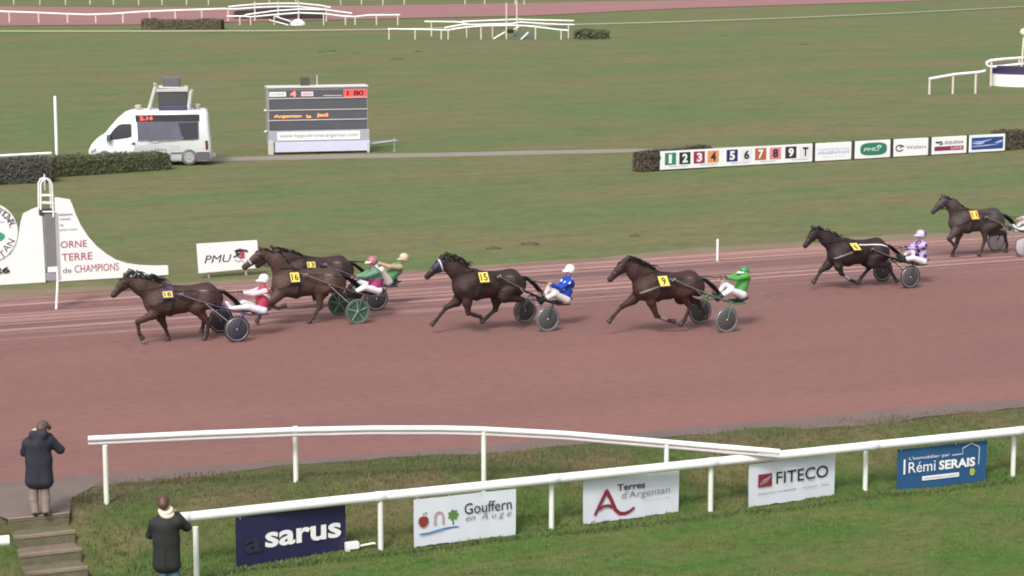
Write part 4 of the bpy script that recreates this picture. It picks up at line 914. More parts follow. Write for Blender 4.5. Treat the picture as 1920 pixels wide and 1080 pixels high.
# navy banner
o, W_ = banner('banner', 'navy blue banner with bold white writing, leftmost on the foreground rail', (444, 1064), (648, 1033), -.02, .87, NAVY)
m = MB(); m.text('sarus', (W_ * .255, .27, W_ * .955, .54), YF, bold=.028); m.build('lettering', WHI, o)
m = MB(); m.text('a', (W_ * .07, .22, W_ * .225, .50), YF, bold=.028); m.build('faded_lettering', NAVYD, o)
# banner with apple, arch and tree
o, W_ = banner('banner', 'white banner with red apple, arch and green tree drawings', (777, 1027), (967, 1004), .0, .86, BANNER, jag=.03)
m = MB(); ax_, az_ = W_ * .085, .46
m.poly([(ax_ + .095 * math.sin(t) * (1 + .10 * math.cos(t)), az_ + .105 * math.cos(t) - .018 * math.exp(-(t % math.tau) ** 2 * 8) - .018 * math.exp(-((t % math.tau) - math.tau) ** 2 * 8)) for t in np.linspace(0, math.tau, 30, endpoint=False)], YF); m.build('apple_drawing', APPLE, o)
m = MB(); m.stroke([(ax_ - .005, az_ + .09), (ax_ + .0, az_ + .16)], .012, YF); m.stroke([(ax_ + .02, az_ + .12), (ax_ + .06, az_ + .16)], [.01, .03], YF); m.build('stalk_drawing', LEAFI, o)
m = MB(); cx = W_ * .235; m.stroke([(cx - .075, az_ - .09), (cx - .075, az_ + .06), (cx - .05, az_ + .115), (cx, az_ + .14), (cx + .06, az_ + .12), (cx + .085, az_ + .05), (cx + .085, az_ - .09)], .036, YF); m.build('arch_drawing', ARCHI, o)
m = MB(); cx = W_ * .375
m.poly([(cx + (.095 + .014 * math.cos(7 * t)) * math.cos(t), az_ + .055 + (.095 + .014 * math.cos(7 * t)) * math.sin(t)) for t in np.linspace(0, math.tau, 50, endpoint=False)], YF); m.build('tree_crown_drawing', LEAFI, o)
m = MB(); m.stroke([(cx, az_ - .03), (cx, az_ - .12)], [.016, .026], YF - .002); m.build('tree_trunk_drawing', mat('dark_green_ink', (.03, .06, .03), .6, 0), o)
m = MB(); m.stroke([(W_ * .045 + W_ * .385 * t, .265 + .032 * math.sin((t - .45) * 4.2)) for t in np.linspace(0, 1, 14)], [.020] + [.034] * 12 + [.02], YF); m.build('water_drawing', WATERI, o)
m = MB(); m.text('Gouffern', (W_ * .485, .50, W_ * .955, .70), YF, bold=.003); m.build('lettering', INK, o)
m = MB(); m.text('en  A u g e', (W_ * .50, .345, W_ * .95, .49), YF, shear=.25, bold=-.004); m.build('script_lettering', GREYI, o)
# banner with the large letter A
o, W_ = banner('banner', 'white banner with a large wine red letter A, middle of the foreground rail', (1094, 985), (1272, 961), .0, .82, BANNER, jag=.03)
m = MB(); az_ = .16
m.stroke([(W_ * .11, az_), (W_ * .165, az_ + .20), (W_ * .235, az_ + .44)], [.05, .065, .075], YF)
m.stroke([(W_ * .225, az_ + .455), (W_ * .275, az_ + .28), (W_ * .325, az_ + .06), (W_ * .37, az_ - .02), (W_ * .425, az_ - .035), (W_ * .475, az_ - .005), (W_ * .525, az_ + .06)], [.08, .075, .075, .075, .07, .06, .045], YF - .002)
m.stroke([(W_ * .15, az_ + .10), (W_ * .20, az_ + .155), (W_ * .25, az_ + .16), (W_ * .30, az_ + .12)], [.05, .05, .05, .06], YF - .004); m.build('letter_logo', WINE, o)
m = MB(); m.text('Terres', (W_ * .345, .565, W_ * .635, .69), YF, bold=.018); m.build('lettering', mat('plum_ink', (.055, .02, .045), .6, 0), o)
m = MB(); m.text("d'Argentan", (W_ * .39, .37, W_ * .90, .54), YF, bold=-.006); m.build('thin_lettering', GREYI, o)
m = MB(); m.text('intercommunalité', (W_ * .63, .318, W_ * .90, .345), YF); m.build('small_lettering', PALEG, o)
# banner with the red square logo
o, W_ = banner('banner', 'white banner with a small red square logo and bold black capitals', (1404, 953), (1564, 929), .0, .83, BANNER, jag=.03)
m = MB(); m.rect(W_ * .095, W_ * .255, .38, .625, YF); m.build('square_logo', WINE, o)
m = MB()
for k in range(3): m.stroke([(W_ * (.115 + .03 * k), .42 + .015 * k), (W_ * (.15 + .03 * k), .50), (W_ * (.235), .56 + .012 * k)], .012, YF - .004)
m.build('logo_stripes', PALEG, o)
m = MB(); m.text('FITECO', (W_ * .305, .395, W_ * .915, .63), YF, bold=.008); m.build('lettering', INK, o)
m = MB(); m.text('Expertise comptable  -  Conseil - Paie', (W_ * .10, .225, W_ * .92, .27), YF); m.build('small_lettering', GREYI, o)
# blue banner
o, W_ = banner('banner', 'blue banner with white house outline and white writing, rightmost on the foreground rail', (1682, 921), (1848, 902), .0, .82, TEALB)
m = MB(); m.text('Rémi', (W_ * .115, .335, W_ * .415, .55), YF, bold=.0); m.text('SERAIS', (W_ * .455, .335, W_ * .865, .52), YF, bold=.035); m.build('lettering', WHI, o)
m = MB(); m.text("L'immobilier par", (W_ * .12, .575, W_ * .575, .655), YF); m.build('small_lettering', WHI, o)
m = MB(); m.rect(W_ * .058, W_ * .078, .32, .62, YF); m.build('white_bar', WHI, o); m = MB(); m.stroke([(W_ * .60, .605), (W_ * .72, .605), (W_ * .72, .72), (W_ * .82, .80), (W_ * .91, .71), (W_ * .905, .36)], .014, YF); m.build('house_outline', WHI, o)
m = MB(); m.rect(W_ * .27, W_ * .685, .16, .245, YF); st_ = m.build('web_address_strip', WHI, o)
m = MB(); m.text('www.remi-serais-immobilier.fr', (W_ * .285, .185, W_ * .67, .222), YF - .004); m.build('small_lettering', mat('blue_ink', (.03, .08, .2), .6, 0), o)
m = MB(); m.disc(W_ * .835, .225, .07, .08, YF, 6); m.build('lime_badge', LIME, o)
m = MB(); m.text('fnaim', (W_ * .80, .205, W_ * .87, .245), YF - .004); m.build('badge_lettering', GREYI, o)
# the low white bracket by the navy banner
A = gp(650, 1037, -.8); fb = Frame(A, ALPHA); o = tag(empty('ground_bracket', A, ALPHA), 'low white metal box with a thin bar, on the grass beside the navy banner', 'bracket')
m = MB(); m.box(0, .24, 0, .12, .05, .17, .01); m.box(.0, .08, .01, .10, -.02, .05, .005); m.build('box', WHITE, o)
m = MB(); m.tube([(.22, .06, .08), (.52, .08, .10), (.56, .08, .09)], .018, 8); m.build('bar', WHITE, o)

# ------------------------------------------------------------------ the two onlookers, seen from behind
def onlooker(label, foot, gz, px, coat, hair, legs, shoes, collar, s):
    P0 = gp(*foot, gz); fr = Frame(P0, 0.); L = lambda q, y=0.: np.array(fr.l(*px[q], y) if isinstance(q, str) else fr.l(*q, y))
    root = tag(empty('person', P0), label, 'person')
    hd = L('head', .06); shl = L('shl'); shr = L('shr'); cz = fr.l(*px['hem'])[2]; cx = (shl[0] + shr[0]) / 2; sz = (shl[2] + shr[2]) / 2
    hipz = .52 * (hd[2] + .1); B = Body(); mb = MB()
    B.cap((cx, .02, hipz), (cx, .02, hipz + .2), .11, .10, .05); B.cap((cx, .02, hipz + .2), (cx, .02, sz - .12), .10, .11, .06); B.cap((cx, .02, sz), hd - np.array([0, 0, .07]), .058, .052, .03)
    f, u, s_ = head_prims(B, hd, px.get('look', (.25, 1, -.35)))
    J = Body()
    q_ = px['wh'] - .125
    for e_ in (-1, 1): J.cap((cx + e_ * q_, -.02, cz + .10), (cx + e_ * q_ * .8, 0, hipz + .15), .125, .12, .08); J.cap((cx + e_ * q_ * .8, 0, hipz + .15), (cx + e_ * .055, .0, sz - .13), .12, .145, .08)
    J.cap((cx, 0, cz + .1), (cx, .0, sz - .10), .155, .165, .08); J.cap((cx, .01, sz - .16), (cx, .02, sz + .0), .15, .10, .06)
    J.cap((cx - q_, -.01, cz + .07), (cx + q_, -.01, cz + .07), .10, .10, .05)
    J.cap((shl[0] + .07, 0, shl[2] - .07), (shr[0] - .07, 0, shr[2] - .07), .095, .095, .08); J.cap((cx, .02, sz - .08), (cx, .02, sz - .01), .12, .09, .08)
    for q in px.get('hood', []): J.cap(L(q[0], -.09), L(q[1], -.09), .06, .06, .08); J.cap(L(q[0], -.09), (L(q[0]) + L(q[1])) / 2 + np.array([0, -.11, -.16]), .05, .04, .08); J.cap(L(q[1], -.09), (L(q[0]) + L(q[1])) / 2 + np.array([0, -.11, -.16]), .05, .04, .08)
    for key, a0, s1 in (('l', shl, -1), ('r', shr, 1)):
        el = L('el' + key, px.get('ely', .10)); hn = L('hn' + key, .32); a = np.array([a0[0] - s1 * .05, 0, a0[2] - .06])
        B.cap(a, el, .05, .042, .03); B.cap(el, hn, .042, .03, .03); v = hn - el; v /= np.linalg.norm(v); B.cap(hn, hn + v * .05, .030, .036, .02); hand(mb, hn + v * .03, v, (-s1, .2, .2), 1, 1.1)
        J.cap(a, el, .085, .072, .05); J.cap(el, hn - v * .03, .070, .055, .04)
        kn = L('kn' + key, .02); ft = L('ft' + key, 0); hp = np.array([kn[0] * .6 + cx * .4, 0, hipz])
        B.cap(hp, kn, .075, .055, .04); B.cap(kn, ft + np.array([0, 0, .08]), .052, .038, .03); B.cap(ft + np.array([0, 0, .05]), ft + np.array([0, .14, .04]), .036, .03, .03)
        T = Body(); T.cap(hp, kn, .100, .075, .04); T.cap(kn, ft + np.array([0, 0, .06]), .075, .066, .03); m = MB(); T.add_to(m, .015); m.build('trouser_leg', legs, root)
        S = Body(); S.cap(ft + np.array([0, -.03, .045]), ft + np.array([s1 * .02, .16, .035]), .048, .042, .03); m = MB(); S.add_to(m, .012); m.build('shoe', shoes, root)
    B.add_to(mb, .013); mb.build('body', SKIN, root); m = MB(); J.add_to(m, .016); cj = m.build('coat', coat, root)
    Hh = Body(); Hh.cap(hd - f * .02 + u * .03, hd - f * .045 - u * .02, .096, .088, .04); Hh.ball(hd + f * .03 + u * .055, .082, .05); m = MB(); Hh.add_to(m, .012); m.build('hair', hair, root)
    m = MB()
    m.ring((cx, .015, sz + px.get('sc', .10)), (0, -.35, 1), .088, .040, 20, 8); m.ring((cx + .02, -.02, sz + px.get('sc', .10) - .035), (.25, -.5, 1), .092, .034, 20, 8); m.build('collar', collar, root)
    m = MB(); m.stroke([(cx, cz + .02), (cx, hipz + .05)], .008, 0)
    ys = [J.out((cx, 0, z), (0, -1, 0)) for z in (cz + .02, hipz + .05)]
    m.v = [(p[0], -max(ys) - .004, p[2]) for p in m.v]; m.build('back_vent', BLACK, root)
    # the little camera held up in front of the face
    return root, fr, L, hd
NAVYC = mat('navy_coat', (.018, .018, .030), .8, .3, 5, .4, 12); DKC = mat('dark_olive_coat', (.014, .015, .014), .8, .4, 4, .4, 12)
r1, fr1, L1, h1 = onlooker('man in long navy coat and beige trousers standing at the top of the steps', (76, 969), 0.,
    dict(head=(80, 803), shl=(46, 824), shr=(97, 820), hem=(75, 911), ell=(46, 848), elr=(113, 843), hnl=(70, 826), hnr=(91, 815), knl=(63, 935), knr=(86, 935), ftl=(67, 967), ftr=(86.5, 966), wh=.245, ww=.215, hood=[((62, 815), (82, 814))], look=(.30, 1, -.75)),
    NAVYC, mat('grey_brown_hair', (.085, .055, .045), .6, .3, 40), mat('beige_trousers', (.25, .19, .165), .8, .15, 8, .4, 30), LEATHER, mat('pale_collar', (.62, .48, .42), .8, .1), 1.)
m = MB(); c = h1 + np.array([.05, .20, -.03]); m.box(c[0] - .05, c[0] + .05, c[1] - .03, c[1] + .04, c[2] - .035, c[2] + .035, .008); m.lathe(c, (0, 1, 0), [(.03, .03), (.09, .028)], 14)
cm = place(m.build('camera_body', DARK, None), fr1.P); cm.name = 'hand_camera'; tag(cm, 'small dark camera held up by the man at the top of the steps', 'camera')
r2, fr2, L2_, h2 = onlooker('person in long dark coat, cream scarf and blue jeans at the banner rail end', (318, 1131), -.8,
    dict(head=(306, 943), shl=(283, 975), shr=(339, 970), hem=(318, 1068), ell=(282, 1002), elr=(350, 988), hnl=(300, 968), hnr=(330, 962), knl=(307, 1098), knr=(331, 1098), ftl=(308, 1131), ftr=(330, 1130), wh=.23, ww=.20, sc=.13, ely=.12, look=(-.15, 1, -.15)),
    DKC, HAIRB, mat('blue_jeans', (.075, .12, .21), .85, .2, 12, .4, 40), LEATHER, mat('cream_scarf', (.62, .55, .42), .85, .12, 10), 1.)

# ------------------------------------------------------------------ finish line: sign boards, finishing post, sponsor board, stakes
RED = mat('red_ink', (.40, .07, .10), .6, .15, 4); GRI = mat('dark_grey_ink', (.12, .12, .13), .6, 0)
P0 = gp(0, 536); fb = Frame(P0, ALPHA); X = lambda px, py, y=0.: fb.xz(px, py, y)
def fix(pts): return [(x, max(z, .02)) for x, z in pts]
# right-hand swept board
o = tag(empty('finish_board', fb.w(X(106, 527)[0], 0, 0), ALPHA), 'white board with a swept concave edge and red capitals, right of the finish column', 'sign board', 'finish line boards'); og = X(106, 527)[0]
def lx(pts): return [(x - og, z) for x, z in pts]
out_px = [(108, 528), (103, 372), (106, 370), (131, 374), (136, 385), (142, 402), (152, 423), (165, 443), (180, 460), (198, 475), (218, 487), (240, 494), (262, 497), (285, 498), (315, 498), (316, 517)]
m = MB(); m.poly(lx(fix([X(*p) for p in out_px])), 0, .06); m.build('board', BOARD, o, smooth=False)
m = MB()
for px in (125, 200, 300): m.box(X(px, 520)[0] - og - .03, X(px, 520)[0] - og + .03, .07, .13, -.1, X(px, 505)[1] + .02)
m.build('strut', GREYP, o)
def tx(m, s, a, b, **k):
    (x0, z1), (x1, z0) = X(*a), X(*b); m.text(s, (x0 - og, z0, x1 - og, z1), -.008, **k)
def txs(s, bl, br, hpx, m, **k):
    """writing whose base line runs from pixel bl to br, hpx tall"""
    x0, z0 = X(*bl); x1, z1 = X(*br); zh = X(bl[0], bl[1] - hpx)[1] - z0
    m.text(s, (x0 - og, (z0 + z1) / 2, x1 - og, (z0 + z1) / 2 + zh), -.008, **k)
m = MB(); txs('ORNE', (113.5, 465), (163, 463), 13, m, bold=.006); m.build('red_lettering', RED, o); m = MB(); txs('TERRE', (116, 488.5), (173, 487), 13.5, m, bold=.006); m.build('red_lettering', RED, o); m = MB(); txs('CHAMPIONS', (140, 511), (223, 507), 14, m); m.build('red_lettering', RED, o)
m = MB(); txs('de', (118, 512), (134, 511.5), 10, m); txs('RÉGION', (111, 405), (136, 404), 5, m, bold=.02); txs('NORMANDIE', (112, 413.5), (132, 412.5), 4, m); txs('le', (113, 424), (119, 424), 4.5, m); txs('galop trotteur', (112, 434), (146, 432), 5, m); m.build('grey_lettering', GRI, o)
# left-hand board with the round emblem
og = 0.
o = tag(empty('finish_board', fb.w(0, 0, 0), ALPHA), 'white board with a round green emblem, left of the finish column', 'sign board', 'finish line boards')
out_px = [(-60, 540), (-60, 470), (-20, 470), (20, 478), (30, 460), (36, 437), (40, 415), (44, 401), (60, 393), (78, 386), (86, 530)]
m = MB(); m.poly(fix([X(*p) for p in out_px]), .02, .06); m.build('board', BOARD, o, smooth=False)
cx, cz = X(-24, 436); rx = X(33, 430)[0] - cx
m = MB(); m.poly([(cx + rx * math.cos(t), cz + rx * math.sin(t)) for t in np.linspace(0, math.tau, 48, endpoint=False)], -.01, .025); em = m.build('round_emblem', BOARD, o, smooth=False)
m = MB(); m.poly([(cx + rx * .58 * math.cos(t), cz - rx * .16 + rx * .22 * math.sin(t)) for t in np.linspace(0, math.tau, 36, endpoint=False)], -.014); m.build('emblem_field', mat('emblem_green', (.05, .33, .20), .5, .1), em)
m = MB(); m.rect(cx - rx * .6, cx + rx * .58, cz + .30 * rx, cz + .33 * rx, -.014); m.build('emblem_line', mat('emblem_violet', (.35, .3, .6), .5, 0), em)
m = MB()
def ring_text(s, a0, a1, r, hgt, flip=False):
    for i, ch in enumerate(s):
        if ch == ' ': continue
        a = a0 + (a1 - a0) * i / (len(s) - 1); vs, fs = glyphs(ch, .01, 0.); k = hgt / .72; c = vs.mean(0); q = []
        rot = a - math.pi / 2 if not flip else a + math.pi / 2
        for p in vs - c:
            q.append((cx + r * math.cos(a) + k * (p[0] * math.cos(rot) - p[1] * math.sin(rot)), -.014, cz + r * math.sin(a) + k * (p[0] * math.sin(rot) + p[1] * math.cos(rot))))
        m.add(q, fs)
ring_text('PÔLE HIPPIQUE NATIONAL', R(188), R(14), rx * .84, .20); m.build('emblem_lettering', GRI, em); m = MB(); ring_text('ARGENTAN', R(222), R(334), rx * .84, .20, True); m.build('emblem_lettering', GRI, em)
m = MB(); x0, z0 = X(-40, 515); x1, _ = X(18.5, 511); m.text('2026', (x0, X(0, 513)[1], x1, X(0, 501)[1]), -.004, bold=.04); m.build('year_lettering', INK, o)
# finishing post: pole, mirror column and ladder cage
Pp = gp(105, 580); fp = Frame(Pp, ALPHA); X2 = lambda px, py, y=0.: fp.l(px, py, y)
o = tag(empty('finishing_post', Pp, ALPHA), 'finishing post on the track edge with grey mirror column and white ladder cage', 'finishing post')
m = MB(); m.tube([(0, 0, -.1), X2(108, 530), X2(107, 500)], .034, 10); m.build('pole', WHITE, o)
a = X2(83, 400); b = X2(108, 400); c = X2(89, 527); e_ = X2(111, 527)
m = MB(); m.add([(a[0], 0, a[2]), (b[0] - .02, 0, b[2]), (e_[0], 0, e_[2] + .35), (c[0], 0, c[2] + .35), (a[0], .22, a[2]), (b[0] - .02, .22, b[2]), (e_[0], .22, e_[2] + .35), (c[0], .22, c[2] + .35)], [(3, 2, 1, 0), (4, 5, 6, 7), (0, 1, 5, 4), (1, 2, 6, 5), (2, 3, 7, 6), (3, 0, 4, 7)])
m.build('mirror_column', mat('dull_mirror', (.26, .25, .26), .35, .2, 2, metal=.3), o, smooth=False)
m = MB(); m.add([(b[0] - .07, -.03, b[2]), (b[0] + .015, -.03, b[2]), (e_[0] + .05, -.03, e_[2] + .02), (e_[0] - .04, -.03, e_[2] + .02), (b[0] - .07, .2, b[2]), (b[0] + .015, .2, b[2]), (e_[0] + .05, .2, e_[2] + .02), (e_[0] - .04, .2, e_[2] + .02)], [(3, 2, 1, 0), (4, 5, 6, 7), (0, 1, 5, 4), (1, 2, 6, 5), (2, 3, 7, 6), (3, 0, 4, 7)]); m.build('column_edge', mat('pale_grey', (.42, .42, .43), .5, .1), o, smooth=False)
m = MB(); q0 = X2(90, 511); q1 = X2(106, 500); m.box(q0[0], q1[0], -.02, .05, q0[2], q1[2], .008); m.build('white_plate', WHITE, o)
m = MB(); q0 = X2(89, 527); q1 = X2(108, 512); m.box(q0[0], q1[0], -.02, .16, q0[2], q1[2], .01); m.build('lower_box', GREYP, o)
m = MB(); l0, l1 = X2(76, 386), X2(76, 345); r0, r1_ = X2(98, 386), X2(97, 345); tp = X2(86, 335)
for y in (-.02, .25):
    m.tube([(l0[0], y, l0[2] - .1), (l1[0], y, l1[2]), (l1[0] + .06, y, tp[2] - .03), (tp[0], y, tp[2]), (r1_[0] - .06, y, tp[2] - .03), (r1_[0], y, r1_[2]), (r0[0] + .02, y, r0[2] - .3)], .024, 8)
for py in (367, 381, 397):
    u_, v_ = X2(76 + (py - 345) * .06, py), X2(98.5 + (py - 345) * .06, py); m.tube([(u_[0], -.02, u_[2]), (v_[0], -.02, v_[2])], .022, 8); m.tube([(u_[0], .25, u_[2]), (v_[0], .25, v_[2])], .022, 8); m.tube([(v_[0], -.02, v_[2]), (v_[0], .25, v_[2])], .02, 6)
m.build('ladder_cage', WHITE, o)
m = MB(); u_ = X2(85, 336); m.tube([(u_[0], .1, u_[2] - .3), (u_[0], .1, u_[2] + .12)], .02, 6); m.build('lamp_stem', WHITE, o); m = MB(); m.box(u_[0] - .16, u_[0] + .16, .05, .20, X2(88, 405)[2], X2(88, 392)[2], .01); m.build('camera_housing', DARK, o)
# sponsor board beside the track
Pp = gp(392, 521); fp = Frame(Pp, ALPHA); Q = lambda px, py: fp.xz(px, py)
o = tag(empty('sponsor_board', Pp, ALPHA), 'small white sponsor board with slanted black capitals and horse drawing by the inner track edge', 'sign board')
m = MB(); m.poly([Q(372, 512), Q(486, 501.5), Q(481, 450), Q(368, 457)], -.05, .05); m.build('board', BOARD, o, smooth=False)
m = MB()
for px in (392, 462): x, z = Q(px, 508); m.tube([(x, .03, -.1), (x, .03, z + .3)], .035, 8)
m.build('post', mat('weathered_post', (.36, .33, .28), .8, .2), o)
x0, z0 = Q(382.5, 494.5); x1, z1 = Q(433, 480); m = MB(); m.text('PMU', (x0, z0 + .02, x1, z1 + .06), -.058, shear=.22); m.build('lettering', INK, o)
m = MB()
m.poly([Q(437, 471), Q(441, 468), Q(449, 465.5), Q(455, 467), (Q(462, 468)), Q(465, 472), Q(461, 473), Q(457, 470.5), Q(454, 474), Q(450, 473), Q(446, 472), Q(443, 476), Q(440, 475), Q(441, 471.5)], -.058)
m.stroke([Q(447, 474), Q(442, 479), Q(437, 482)], .05, -.06); m.stroke([Q(449, 474), Q(445, 481), Q(452, 484)], .04, -.062); m.build('horse_drawing', INK, o)
m = MB(); m.poly([Q(449, 472), Q(457, 470), Q(458, 483), Q(449, 485)], -.064); m.build('red_drawing', mat('crimson_ink', (.45, .05, .10), .6, .1), o)
m = MB(); m.stroke([Q(439, 486), Q(446, 490), Q(452, 487), Q(456, 492)], .035, -.066); m.build('grey_drawing', PALEG, o)
# stakes
def stake(label, base, top, r, name='stake'):
    P = gp(*base); f = Frame(P, 0); z = f.l(*top)[2]; o = tag(empty(name, P), label, 'post'); m = MB(); m.lathe((0, 0, 0), (0, 0, 1), [(-.1, r), (z - r, r), (z, r * .6)], 10); m.build('shaft', WHITE, o)
    m = MB(); m.lathe((0, 0, 0), (0, 0, 1), [(-.02, r * 2.2), (.02, r * 2.0), (.04, r * 1.02)], 10); m.build('base_collar', GREYP, o); return o
stake('short white stake on the inner track edge behind the horse with cloth 9', (1345, 490), (1344.5, 448), .032)
stake('tall white pole standing in front of the hedge left of the van', (107.5, 325), (106, 180), .062, 'marker_pole')

# ------------------------------------------------------------------ hedges and bushes
def leaf_mats(tag_, cols): return [mat('%s_leaf_%d' % (tag_, i), c, .7, .25, 3) for i, c in enumerate(cols)]
HG = leaf_mats('green_hedge', [(.068, .074, .030), (.080, .084, .034), (.060, .064, .028)]); HB = leaf_mats('brown_hedge', [(.088, .070, .042), (.078, .060, .040), (.098, .082, .048)]); HD = leaf_mats('dark_hedge', [(.056, .055, .042), (.070, .058, .048), (.048, .048, .040)])
def hedge(name, label, A, Bq, depth, h, cols, n, leaf, cat='hedge', wob_=.10, round_=.2):
    A = np.array(A); Bq = np.array(Bq); ang = math.atan2(Bq[1] - A[1], Bq[0] - A[0]); W_ = np.linalg.norm((Bq - A)[:2]); o = tag(empty(name, A, ang), label, cat); rr = random.Random(int(A[0] * 10) + n)
    hf = lambda x: h * (1 + wob_ * (.6 * math.sin(x * .9 + A[0]) + .4 * math.sin(x * 2.3)))
    m = MB(); k = max(4, int(W_ / .6)); vs = []                                          # inner twig core
    for i in range(k + 1):
        x = .05 + (W_ - .1) * i / k; hh = hf(x) - leaf * .6; vs += [(x, leaf * .5, -.05), (x, leaf * .5, hh), (x, depth - leaf * .5, hh), (x, depth - leaf * .5, -.05)]
    fs = [(4 * i + a, 4 * i + b, 4 * i + 4 + b, 4 * i + 4 + a) for i in range(k) for a, b in ((1, 0), (2, 1), (3, 2))] + [(0, 1, 2, 3), (4 * k + 3, 4 * k + 2, 4 * k + 1, 4 * k)]
    m.add(vs, fs); m.build('twigs', mat(cols[0].name + '_twig', (.030, .024, .018), .9, .3, 2), o, smooth=False)
    m = MB()
    for q in range(n):
        t = rr.random(); x = rr.random() * W_; hh = hf(x)
        on = np.array([0, -1., .25]) if t < .50 else (np.array([0, -.15, 1.]) if t < .85 else (np.array([rr.choice((-1, 1)), -.2, .3]) if t < .93 else np.array([0, 1., .2])))
        if t < .50: p = (x, rr.gauss(0, .05), rr.random() * hh)
        elif t < .85: p = (x, rr.random() * depth, hh + rr.gauss(0, .05))
        elif t < .93: p = (rr.choice((0, W_)) + rr.gauss(0, .04), rr.random() * depth, rr.random() * hh)
        else: p = (x, depth + rr.gauss(0, .04), rr.random() * hh)
        on = on + np.array([rr.gauss(0, .32), rr.gauss(0, .32), rr.gauss(0, .32)]); on /= np.linalg.norm(on); a = np.cross(on, [rr.gauss(0, 1), rr.gauss(0, 1), rr.gauss(0, 1)]); a /= np.linalg.norm(a); b = np.cross(on, a); b /= np.linalg.norm(b); s = leaf * rr.uniform(.5, 1.2); p = np.array(p)
        cl = math.sin(p[0] * 3.1) + math.sin(p[2] * 5 + p[0] * 1.7) + rr.gauss(0, .7); m.mi = 0 if cl < .3 else (1 if cl < 1.1 or len(cols) < 3 else 2)
        m.add([p - a * s, p - b * s * .45, p + a * s, p + b * s * .45], [(0, 1, 2, 3)])
    m.build('foliage', cols, o, smooth=False); return o
def hline(p0, p1, top0): A = gp(*p0); Bq = gp(*p1); f = Frame(A, 0.); return A, Bq, f.l(*top0)[2]
A, Bq, h = hline((100, 333), (318, 318), (100, 303)); hedge('hedge', 'clipped green hedge in front of the white van', A, Bq, 1.3, h, HG, 15000, .075, wob_=.06)
A, Bq, h = hline((-120, 352), (98, 342), (-120, 312)); hedge('hedge', 'dark brownish hedge at the left edge behind the white rail end', A, Bq, 1.6, h, HD, 12000, .08)
A, Bq, h = hline((1203, 323), (1240, 320), (1203, 284)); hedge('hedge', 'brown hedge end left of the numbered board', A, Bq + (Bq - A) * 2.6, .55, h * .88, HB, 9000, .07)
A, Bq, h = hline((1887, 282), (2010, 274), (1887, 249)); hedge('hedge', 'brown hedge at the right edge beside the blue panel', A, Bq, 1.0, h, HB, 6000, .07)
A, Bq, h = hline((266, 55), (414, 55.5), (266, 38)); hedge('jump_hedge', 'brown brush hurdle on the far grass right of the channel of white posts', A, Bq, 1.5, h, HB, 7000, .14)
A, Bq, h = hline((1090, 74), (1142, 73), (1090, 57)); hedge('bush', 'low ragged green bush right of the white jump rails', A, Bq, 1.6, h * .7, HG, 900, .2, 'bush', .7)
# white rail over the hedge at the left
Az = 1.15; P_ = [gp(-200, 303, Az * 0 + 1.0), gp(0, 292.5, 1.0), gp(75, 288.5, 1.0), gp(96, 287.5, 1.0)]
q = P_[2]; rail_fence('rail_fence', 'white rail end at the left edge above the dark hedge', 'rail', P_, .062, [(q[0], q[1], 0, 1.06)], .05)

# ------------------------------------------------------------------ the numbered board and the sponsor panels
Ap = gp(1237, 321); Bp = gp(1885, 284.5); fpn = Frame(Ap, math.atan2(Bp[1] - Ap[1], Bp[0] - Ap[0])); Z = lambda px, py: fpn.xz(px, py)
def panel(label, px0, px1, name='sponsor_board', cat='sign panel', group='sponsor panels in the row behind the track', m_=BOARD):
    yb = lambda px: 321 + (284.5 - 321) * (px - 1237) / (1885 - 1237)
    x0 = Z(px0, yb(px0))[0]; x1 = Z(px1, yb(px1))[0]; zb, zt = .05, Z(1240, 284)[1]
    o = tag(empty(name, fpn.w(x0, 0, 0), fpn.a), label, cat, group); W_ = x1 - x0
    m = MB(); m.box(0, W_, 0, .05, zb, zt, .01); m.build('board', m_, o)
    for x in (-.06, W_ + .02): m = MB(); m.box(x, x + .05, .02, .09, -.1, zt + .04); m.build('frame_post', DARK, o)
    return o, W_, zb, zt
o, W_, zb, zt = panel('long white board with coloured squares numbered 1 to 9 and T', 1238, 1523, 'number_board', 'number board', None)
cols = [(.03, .22, .12), (.012, .03, .028), (.30, .02, .06), (.70, .28, .12), (.02, .02, .14), (.72, .72, .80), (.45, .11, .06), (.66, .22, .26), (.05, .02, .045), (.74, .70, .76)]
ink = [1, 1, 1, 0, 1, 0, 1, 0, 1, 0]; cen = [1257, 1284, 1311, 1337, 1372.5, 1399.5, 1426, 1453.5, 1482.5, 1509.5]; gl = '123456789T'
x00 = Z(1238, 321)[0]
for i in range(10):
    xa_ = Z(cen[i] - 10.5, 300)[0] - x00; xb_ = Z(cen[i] + 10.5, 300)[0] - x00
    m = MB(); m.rect(xa_, xb_, zb + (zt - zb) * .24, zb + (zt - zb) * .90, -.006); sq = m.build('number_square', mat('square_%s' % gl[i], cols[i], .5, .05), o)
    m = MB(); wx = xb_ - xa_; m.text(gl[i], (xa_ + wx * (.27 if gl[i] != '1' else .34), zb + (zt - zb) * .33, xb_ - wx * (.25 if gl[i] != '1' else .38), zb + (zt - zb) * .82), -.012, bold=.04); m.build('number', WHI if ink[i] else INK, sq)
m = MB()
for a, b in ((1250, 1290), (1308, 1345), (1366, 1405), (1422, 1455), (1480, 1515)):
    xa_ = Z(a, 300)[0] - x00; xb_ = Z(b, 300)[0] - x00; m.text('hippodrome argentan', (xa_ + .12, zb + .08, xb_, zb + .15), -.006)
m.build('small_lettering', GREYI, o)
yv = -.006
o, W_, zb, zt = panel('white panel with pale blue lines of writing, right of the numbered board', 1529, 1596); hz = zt - zb
